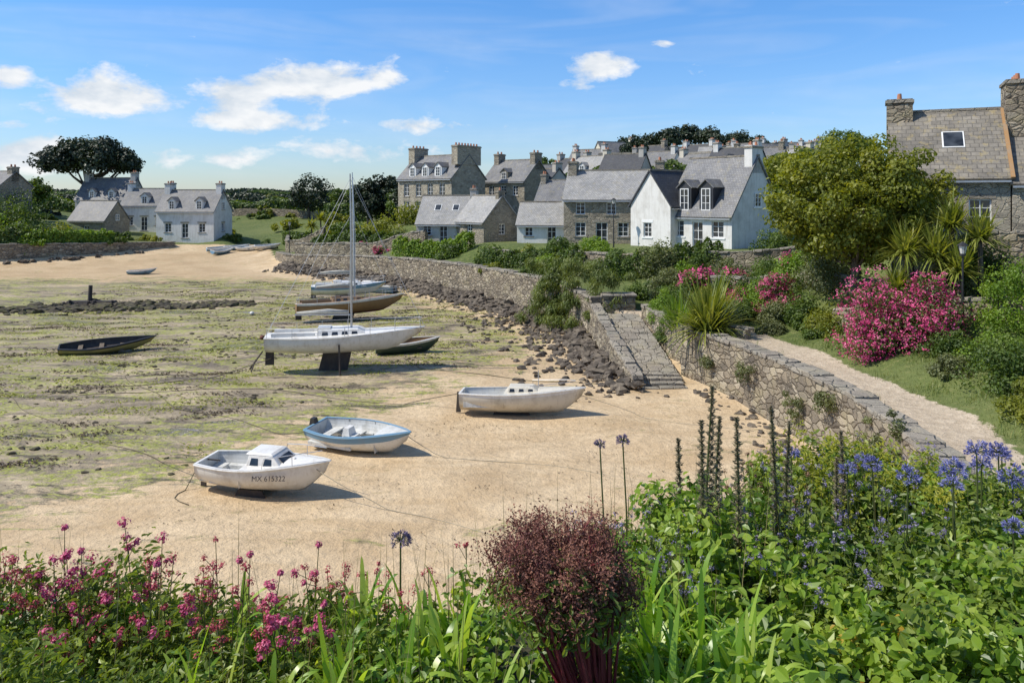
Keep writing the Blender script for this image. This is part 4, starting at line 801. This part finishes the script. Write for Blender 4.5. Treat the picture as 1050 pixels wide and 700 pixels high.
e=empty('stone_bench',(11.15,38.3,gz(11.15,38.3)),R(-62)); mb=MB(); mb.box(-.8,.8,-.22,.22,.42,.52); mb.box(-.6,-.42,-.18,.18,-.1,.418); mb.box(.42,.6,-.18,.18,-.1,.418); ob=mb.fin('slab_and_legs',COPE,e); bv=ob.modifiers.new('b','BEVEL'); bv.width=.02
def lamp(x,y,h):
    z=Zg(x,y); e=empty('street_lamp',(x,y,z)); mb=MB(); mb.tube([(0,0,-.3),(0,0,.8),(0,0,h)],[.07,.05,.035],8); mb.tube([(0,0,h),(0,0,h+.08)],[.12,.12],8); mb.tube([(0,0,h+.42),(0,0,h+.58)],[.24,.03],8)
    for i in range(4): a=i*math.pi/2; mb.tube([(.11*math.cos(a),.11*math.sin(a),h+.06),(.19*math.cos(a),.19*math.sin(a),h+.43)],.012,4)
    mb.fin('post_and_frame',BLACK,e); mb=MB(); mb.tube([(0,0,h+.09),(0,0,h+.41)],[.1,.17],8); mb.fin('lantern_glass',m_paint('lantern_glass',(.6,.6,.55),.2,da=.1),e)
lamp(18.6,32.2,2.8); lamp(8.6,66,3.6); lamp(-28.5,100,3.6)
# ------------------------------------------------------------------ foreground planting
F1=m_leaf('bramble_leaf',[(.022,.055,.006),(.085,.165,.015),(.2,.31,.03),(.36,.44,.075)],.4,1.6,.38); F2=m_leaf('herb_leaf',[(.045,.08,.012),(.14,.2,.028),(.27,.33,.06)],.4,1.2,.45)
FS=m_leaf('agapanthus_leaf',[(.04,.11,.01),(.14,.28,.022),(.3,.46,.05),(.46,.56,.12)],.45,1.,.34); STEM=m_leaf('stem',[(.05,.07,.02),(.1,.12,.03),(.15,.14,.05)],.1)
FY=m_leaf('yellowing_leaf',[(.25,.15,.02),(.45,.33,.04),(.4,.2,.03)],.35)
def top_h(x,y): return .32+.17*np.sin(x*2.1+1.2*np.sin(y*1.7))+.10*np.sin(x*5.3+y*4.1)+.06*np.sin(x*11+2*y)
def field(name,n,x0,x1,y0,y1,s0,s1,mat,hb=0,asp=.62,nl=34,cr=.14,keep=None):
    cx=rng.uniform(x0,x1,n); cy=rng.uniform(y0,y1,n); e=np.clip(5.0+.85*(cx+1),5.0,8.3)
    k=(cy<e+1.6)&(np.abs(cx)<cy*.72+.6)
    if keep is not None: k&=keep(cx,cy)
    cx=cx[k];cy=cy[k]; ch=top_h(cx,cy)*(.45+.6*rng.random(len(cx)))+hb
    C=np.column_stack([cx,cy,gz(cx,cy)+ch]); r=cr*(.6+.8*rng.random(len(cx)))
    kk=len(C); idx=np.repeat(np.arange(kk),nl); D=unit(rng.normal(size=(kk*nl,3))); P=C[idx]+D*(r[idx]*(.5+.6*rng.random(kk*nl)))[:,None]*np.array([1,1,.8])
    P[:,2]-=rng.random(kk*nl)*.12
    N=D*.5+np.array([-.3,-.25,.85])+rng.normal(size=D.shape)*.45; v=.55*rng.random(kk)[idx]+.45*rng.random(kk*nl)
    return leafobj(name,P,N,rng.uniform(s0,s1,len(P)),mat,v,asp=asp,fold=.28,near=True)
field('bramble_thicket',2600,-5.4,7.4,2.7,9.8,.035,.075,F1)
field('herb_groundcover',900,-5.4,7.4,2.7,9.8,.02,.045,F2,.05,.4,50)
field('nettle_patch',1000,1.2,6.5,2.9,9.0,.045,.10,F1,.16,.62,34,.17)
field('nettle_patch',600,2.4,7.5,4.5,10.0,.04,.08,F2,.28,.55,40,.18)
field('valerian_foliage',420,-4.2,-.8,3.6,5.9,.03,.06,F2,.2,.42,36,.14)
field('yellowing_foliage',26,1.3,2.6,3.6,5.,.03,.055,FY,.14,.5,30,.08)
field('yellow_shrub_foliage',60,2.6,4.2,6.4,8.4,.03,.055,m_leaf('golden_leaf',[(.14,.18,.02),(.28,.31,.03),(.42,.4,.06)],.4),.42,.4,50,.13)
B=[];az=[];L=[];w=[];up=[];dr=[]
cl=[]
for _ in range(32): cl.append((random.uniform(-1.75,-.1),random.uniform(3.1,4.9),.54))
for _ in range(32): cl.append((random.uniform(.45,1.4),random.uniform(3.1,5.2),.62))
for _ in range(16): cl.append((random.uniform(-4,2.5),random.uniform(3.2,5.5),.4))
for cx,cy,l in cl:
    k=random.randint(10,20); zz=gz(cx,cy)+.14
    for _ in range(k):
        B.append((cx+random.gauss(0,.05),cy+random.gauss(0,.05),zz)); az.append(random.uniform(0,6.3)); L.append(l*random.uniform(.7,1.4)); w.append(random.uniform(.028,.055)); up.append(random.uniform(.7,1.3)); dr.append(random.uniform(.4,1.0))
blades('agapanthus_leaves',np.array(B),np.array(az),np.array(L),np.array(w),np.array(up),np.array(dr),FS,None,9,pw=.5,twist=.5)
n=800; x=rng.uniform(-4.5,6.5,n); e_=np.clip(5.0+.85*(x+1),5.0,8.3); y=e_-rng.random(n)*2.0; k=np.abs(x)<y*.7; x=x[k];y=y[k];n=len(x)
blades('dry_grass_stalks',np.column_stack([x,y,gz(x,y)+.15]),rng.uniform(0,6.3,n),rng.uniform(.3,.75,n),np.full(n,.006),rng.uniform(1.1,1.5,n),rng.uniform(0,.2,n),m_leaf('dry_stalk',[(.09,.09,.03),(.2,.17,.07),(.3,.25,.12)],.2),None,3)
VP=m_leaf('valerian_pink',[(.35,.03,.10),(.6,.08,.2),(.75,.2,.32)],.25,tcol=(1.1,.9,1)); VR=m_leaf('valerian_red',[(.25,.02,.03),(.45,.06,.08),(.6,.14,.16)],.25,tcol=(1.1,.9,1))
def stems_and_heads(name,spots,mat,nf=90,fs=.018,hr=.045,stem_r=.0045,leafy=True):
    e=empty(name); mb=MB(); P=[];N=[];LP=[];LN=[]
    for (x,y,h,nh) in spots:
        z=gz(x,y); lx,ly=random.gauss(0,.05),random.gauss(0,.05); top=Vector((x+lx,y+ly,z+h)); b=Vector((x,y,z)); m=b.lerp(top,.6)+Vector((random.gauss(0,.015),random.gauss(0,.015),0)); mb.tube([b,m,top],[stem_r,stem_r*.8,stem_r*.5],4)
        hs=[top]
        for _ in range(nh): 
            q=m.lerp(top,random.uniform(.1,.6)); r_=q+Vector((random.gauss(0,.05),random.gauss(0,.05),random.uniform(.05,.11))); mb.tube([q,r_],stem_r*.5,4); hs.append(r_)
        for c in hs:
            k=int(nf*random.uniform(.5,1.1)); D=unit(rng.normal(size=(k,3))); rr=hr*random.uniform(.55,1.2)
            P.append(np.array(c)+D*rr*np.array([1.1,1.1,.75+.5*random.random()])*rng.random((k,1))**.4); N.append(D+np.array([0,0,.4]))
        if leafy:
            for _ in range(18):
                t=random.uniform(.2,.95); q=b.lerp(m,min(1,t*1.2)); a=random.uniform(0,6.3); LP.append((q.x+.035*math.cos(a),q.y+.035*math.sin(a),q.z)); LN.append((math.cos(a)*.4,math.sin(a)*.4,1))
    mb.fin('stems',STEM,e); P=np.concatenate(P);N=np.concatenate(N); leafobj('flower_heads',P,N,fs*(.6+.8*rng.random(len(P))),mat,None,e,asp=.8)
    if LP: leafobj('stem_leaves',np.array(LP),np.array(LN)+rng.normal(size=(len(LP),3))*.3,.07,F2,None,e,asp=.35,near=True)
sp=[]
for _ in range(170):
    x=random.uniform(-3.9,-1.1); y=random.uniform(4.2,5.9)
    if abs(x)>y*.68: continue
    sp.append((x,y,random.uniform(.4,.88)-.1*max(0,x+2.2),random.randint(1,4)))
stems_and_heads('valerian_plant',sp[::2],VP,70,.017,.034); stems_and_heads('valerian_plant',sp[1::2],VR,50,.013,.034)
stems_and_heads('valerian_plant',[(random.uniform(-1.2,-.3),random.uniform(4.6,5.6),random.uniform(.35,.6),2) for _ in range(12)],VR,40,.013,.03)
LV=m_leaf('lavender_haze',[(.12,.10,.2),(.22,.18,.33),(.32,.28,.42)],.2,tcol=(1,1,1))
stems_and_heads('lavender_shrub',[(random.uniform(2.2,5.6),random.uniform(5.6,8.8),random.uniform(.55,.85),2) for _ in range(120)],LV,26,.014,.03)
stems_and_heads('lavender_shrub',[(random.uniform(.4,2.6),random.uniform(5.0,7.2),random.uniform(.35,.6),2) for _ in range(70)],LV,22,.013,.03)
def umbel(x,y,h,r,mat,nf=60,z0=None):
    z=gz(x,y); e=empty('agapanthus_flower'); top=Vector((x+random.gauss(0,.03),y,z+h)); mb=MB(); mb.tube([(x,y,z),Vector((x,y,z)).lerp(top,.5)+Vector((.012,0,0)),top],[.008,.007,.006],6)
    D=unit(rng.normal(size=(nf,3))); D[:,2]=np.abs(D[:,2])*1.1-.35; D=unit(D); tip=np.array(top)+D*r*(.75+.3*rng.random((nf,1)))
    for i in range(nf): mb.tube([top,Vector(tip[i])],[.002,.0015],3)
    mb.fin('stalk',STEM,e)
    P=np.repeat(tip,6,0)+rng.normal(size=(nf*6,3))*r*.09; T=np.repeat(D,6,0)+rng.normal(size=(nf*6,3))*.5; N=np.cross(T,rng.normal(size=T.shape))
    leafobj('florets',P,N,r*.4*(.7+.5*rng.random(len(P))),mat,None,e,asp=.28,T=T)
AG=m_leaf('agapanthus_blue',[(.08,.08,.25),(.19,.19,.45),(.36,.37,.62)],.25,tcol=(1,1,1.1)); AGD=m_leaf('agapanthus_spent',[(.10,.07,.14),(.2,.15,.26),(.28,.2,.3)],.2,tcol=(1,1,1))
for x,y,h,r,m in [(-.74,5.0,.75,.062,AGD),(.72,6.1,1.13,.045,AGD),(.93,6.3,1.12,.055,AGD),(2.95,5.9,1.05,.08,AG),(3.35,5.9,1.1,.10,AG),(3.5,6.2,.92,.08,AG),(3.75,6.3,1.18,.09,AG),(3.95,6.6,1.0,.085,AG),(4.1,6.4,.95,.10,AG),(2.75,6.4,.95,.07,AG),(3.15,6.8,.9,.08,AG),(4.3,6.9,1.05,.085,AG),(2.6,7.3,.85,.07,AG),(3.6,5.6,.8,.07,AG),(4.5,7.2,.95,.08,AG),(3.3,7.4,.8,.07,AG)]: umbel(x,y,h,r,m,46)
EC=m_leaf('echium_spire',[(.09,.07,.045),(.23,.185,.12),(.36,.32,.19)],.2,6,tcol=(1,1,.9))
def spire(x,y,h,r):
    z=gz(x,y); e=empty('echium_spire'); mb=MB(); top=Vector((x+random.gauss(0,.06),y,z+h)); b=Vector((x,y,z)); mb.tube([b,b.lerp(top,.5)+Vector((random.gauss(0,.015),0,0)),top],[.014,.011,.004],6); mb.fin('stalk',STEM,e)
    n=int(1000*h); t=.28+.72*rng.random(n); a=rng.uniform(0,6.3,n); c=np.array(b)+(np.array(top)-np.array(b))*t[:,None]
    whorl=.65+.5*np.sin(t*h*95); rr=r*1.15*(1.05-t)**.5*whorl*(.3+.9*rng.random(n)); D=np.column_stack([np.cos(a),np.sin(a),np.full(n,.35)])
    leafobj('bracts',c+D*rr[:,None],np.cross(D,rng.normal(size=(n,3))),.036*(.6+.6*rng.random(n)),EC,.3+.7*rng.random(n),e,asp=.3,T=D)
    m=60; t=.05+.4*rng.random(m); a=rng.uniform(0,6.3,m); c=np.array(b)+(np.array(top)-np.array(b))*t[:,None]
    blades('stem_leaves',c,a,np.full(m,.16),np.full(m,.02),np.full(m,.6),np.full(m,.6),F2,e,4)
for x,y,h,r in [(1.50,6.1,1.36,.05),(1.6,6.3,1.6,.055),(1.76,6.0,1.42,.055),(1.72,6.6,1.3,.05),(2.2,6.4,1.45,.045),(2.36,6.8,1.25,.045),(3.0,7.0,1.15,.04),(2.75,6.6,1.0,.04),(1.42,6.6,1.1,.045)]: spire(x,y,h,r)
def redbush():
    e=empty('red_seedhead_shrub'); mb=MB(); b=Vector((.50,4.05,gz(.5,4.05)-.1)); cen=Vector((.24,4.15,7.06)); tips=[]
    for i in range(60):
        d=unit(rng.normal(size=(1,3)))[0]; d[2]=abs(d[2])*.95-.3; r_=random.uniform(.45,1.05); q=cen+Vector((d[0]*.45*r_,d[1]*.34*r_,d[2]*.37*r_))
        m=b.lerp(q,.5)+Vector((random.gauss(0,.02),random.gauss(0,.02),-.02)); mb.tube([b+Vector((random.gauss(0,.03),random.gauss(0,.03),0)),m,q],[.0125,.009,.003],5)
        for _ in range(9):
            s=m.lerp(q,random.uniform(.55,1)); t=s+Vector((random.gauss(0,.05),random.gauss(0,.05),random.uniform(.0,.09))); mb.tube([s,t],[.003,.0015],4); tips.append(t)
    mb.fin('stems',m_leaf('red_stem',[(.18,.02,.03),(.36,.05,.06)],.05),e)
    T=np.array(tips); n=85; P=np.repeat(T,n,0)+rng.normal(size=(len(T)*n,3))*np.array([.032,.032,.036])
    leafobj('seed_heads',P,rng.normal(size=P.shape),.011+.012*rng.random(len(P)),m_leaf('rust_red_seed',[(.06,.02,.014),(.19,.07,.05),(.36,.17,.10)],.15,5,.7,tcol=(1,1,1)),np.repeat(rng.random(len(T)),n)*.6+.4*rng.random(len(P)),e,asp=.5)
    k=900; D=unit(rng.normal(size=(k,3))); P=np.array([.28,4.1,6.92])+D*np.array([.42,.32,.26])*rng.random((k,1))**.5; leafobj('leaves',P,D+np.array([0,0,.6]),.06*(.6+.6*rng.random(k)),F2,None,e,asp=.35,near=True)
redbush()
stems_and_heads('dock_plant',[(random.uniform(1.9,3.2),random.uniform(7,8.3),random.uniform(.4,.8),1) for _ in range(20)],m_leaf('dock_seed',[(.1,.05,.03),(.2,.1,.05),(.3,.18,.09)],.15,tcol=(1,1,1)),60,.014,.03)
# ------------------------------------------------------------------ camera
cam=bpy.data.cameras.new('Camera'); co=bpy.data.objects.new('Camera',cam); COL.objects.link(co); co.location=(0,0,9); co.rotation_euler=(R(90),0,0)
cam.sensor_width=36; cam.lens=27.43; cam.shift_y=-.138; cam.clip_start=.05; cam.clip_end=6000; SC.camera=co
# ------------------------------------------------------------------ light
el=R(50); azd=R(-97); ts=Vector((math.sin(azd)*math.cos(el),math.cos(azd)*math.cos(el),math.sin(el)))
sun=bpy.data.lights.new('sun','SUN'); sun.energy=5.0; sun.angle=R(.5); sun.color=(1,.94,.84); so=bpy.data.objects.new('sun',sun); COL.objects.link(so); so.rotation_euler=ts.to_track_quat('Z','Y').to_euler()
wd=bpy.data.worlds.new('World'); SC.world=wd; wd.use_nodes=True; nt=wd.node_tree; nt.nodes.clear()
sky=nd(nt,'ShaderNodeTexSky',sky_type='NISHITA'); sky.sun_disc=False; sky.sun_elevation=el; sky.sun_rotation=azd%(2*math.pi); sky.air_density=1.0; sky.dust_density=.4; sky.ozone_density=2.0
tc=nd(nt,'ShaderNodeTexCoord'); dn=nd(nt,'ShaderNodeVectorMath',{0:tc.outputs['Generated']},operation='NORMALIZE').outputs[0]
sp_=nd(nt,'ShaderNodeSeparateXYZ',{0:dn}); AZ=mth(nt,'ARCTAN2',sp_.outputs[0],sp_.outputs[1]); EL=mth(nt,'ARCSINE',sp_.outputs[2])
cv=nd(nt,'ShaderNodeCombineXYZ',{0:mth(nt,'MULTIPLY',AZ,1.),1:mth(nt,'MULTIPLY',EL,1.9),2:.7}).outputs[0]
nb=noise(nt,cv,14,6,.6,.15); nb2=noise(nt,nd(nt,'ShaderNodeMapping',{'Vector':cv,'Location':(.010,-.022,0)}).outputs[0],14,3,.6,.15)
mask=None
for a,b_,ra,rb_,k in [(-27,6.8,5.0,1.7,1.),(-20.5,7.2,4,1.5,.9),(-14.5,8.2,5.5,1.6,1.),(-9.5,8.6,2.6,1.0,.8),(-18.5,5.5,4.6,.95,.95),(-5,5.4,7,.7,.8),(-11,3.5,6,1.1,.85),(-20,2.8,6,1.0,.7),(6.2,9.6,3.2,1.1,.9),(4.5,8.4,1.6,.6,.6),(11,11.2,1.4,.5,.6),(-33,7.5,1.8,1.,1.),(-32,2.8,3.5,1.2,1.),(-33,4.7,1.5,.6,.8),(70,14,20,5,.9),(-80,12,14,4,1.)]:
    da=mth(nt,'DIVIDE',mth(nt,'SUBTRACT',AZ,R(a)),R(ra)); de=mth(nt,'DIVIDE',mth(nt,'SUBTRACT',EL,R(b_)),R(rb_))
    g=mth(nt,'MULTIPLY',mth(nt,'EXPONENT',mth(nt,'MULTIPLY',mth(nt,'ADD',mth(nt,'MULTIPLY',da,da),mth(nt,'MULTIPLY',de,de)),-1.)),k)
    mask=g if mask is None else mth(nt,'MAXIMUM',mask,g)
den=mth(nt,'ADD',mth(nt,'MULTIPLY',mask,.42),nb); cm=ramp(nt,den,[(.68,0),(.76,.5),(.86,.97)])
wisp=mth(nt,'MULTIPLY',ramp(nt,noise(nt,nd(nt,'ShaderNodeMapping',{'Vector':cv,'Scale':(.6,2.2,1),'Rotation':(0,0,.12)}).outputs[0],4,3,.6,1.),[(.45,0),(.75,1)]),.2)
cm=mth(nt,'MAXIMUM',cm,wisp)
shade=mth(nt,'ADD',.5,mth(nt,'MULTIPLY',mth(nt,'SUBTRACT',nb,nb2),3.5),cl=True)
cc=mix(nt,shade,(5.9,6.5,7.2),(8.3,8.4,8.5))
tint=ramp(nt,mth(nt,'DIVIDE',EL,R(90)),[(0,(.93,1.02,1.2)),(.06,(.80,1.06,1.42)),(.17,(.62,1.1,1.58)),(.35,(.75,1.03,1.35)),(.8,(.92,1.03,1.15))])
skc=nd(nt,'ShaderNodeVectorMath',{0:sky.outputs[0],1:tint},operation='MULTIPLY').outputs[0]
fin=mix(nt,cm,skc,cc)
bg=nd(nt,'ShaderNodeBackground',{'Color':fin,'Strength':.115}); nd(nt,'ShaderNodeOutputWorld',{'Surface':bg.outputs[0]})
SC.view_settings.view_transform='Standard'; SC.view_settings.look='None'; SC.view_settings.exposure=0
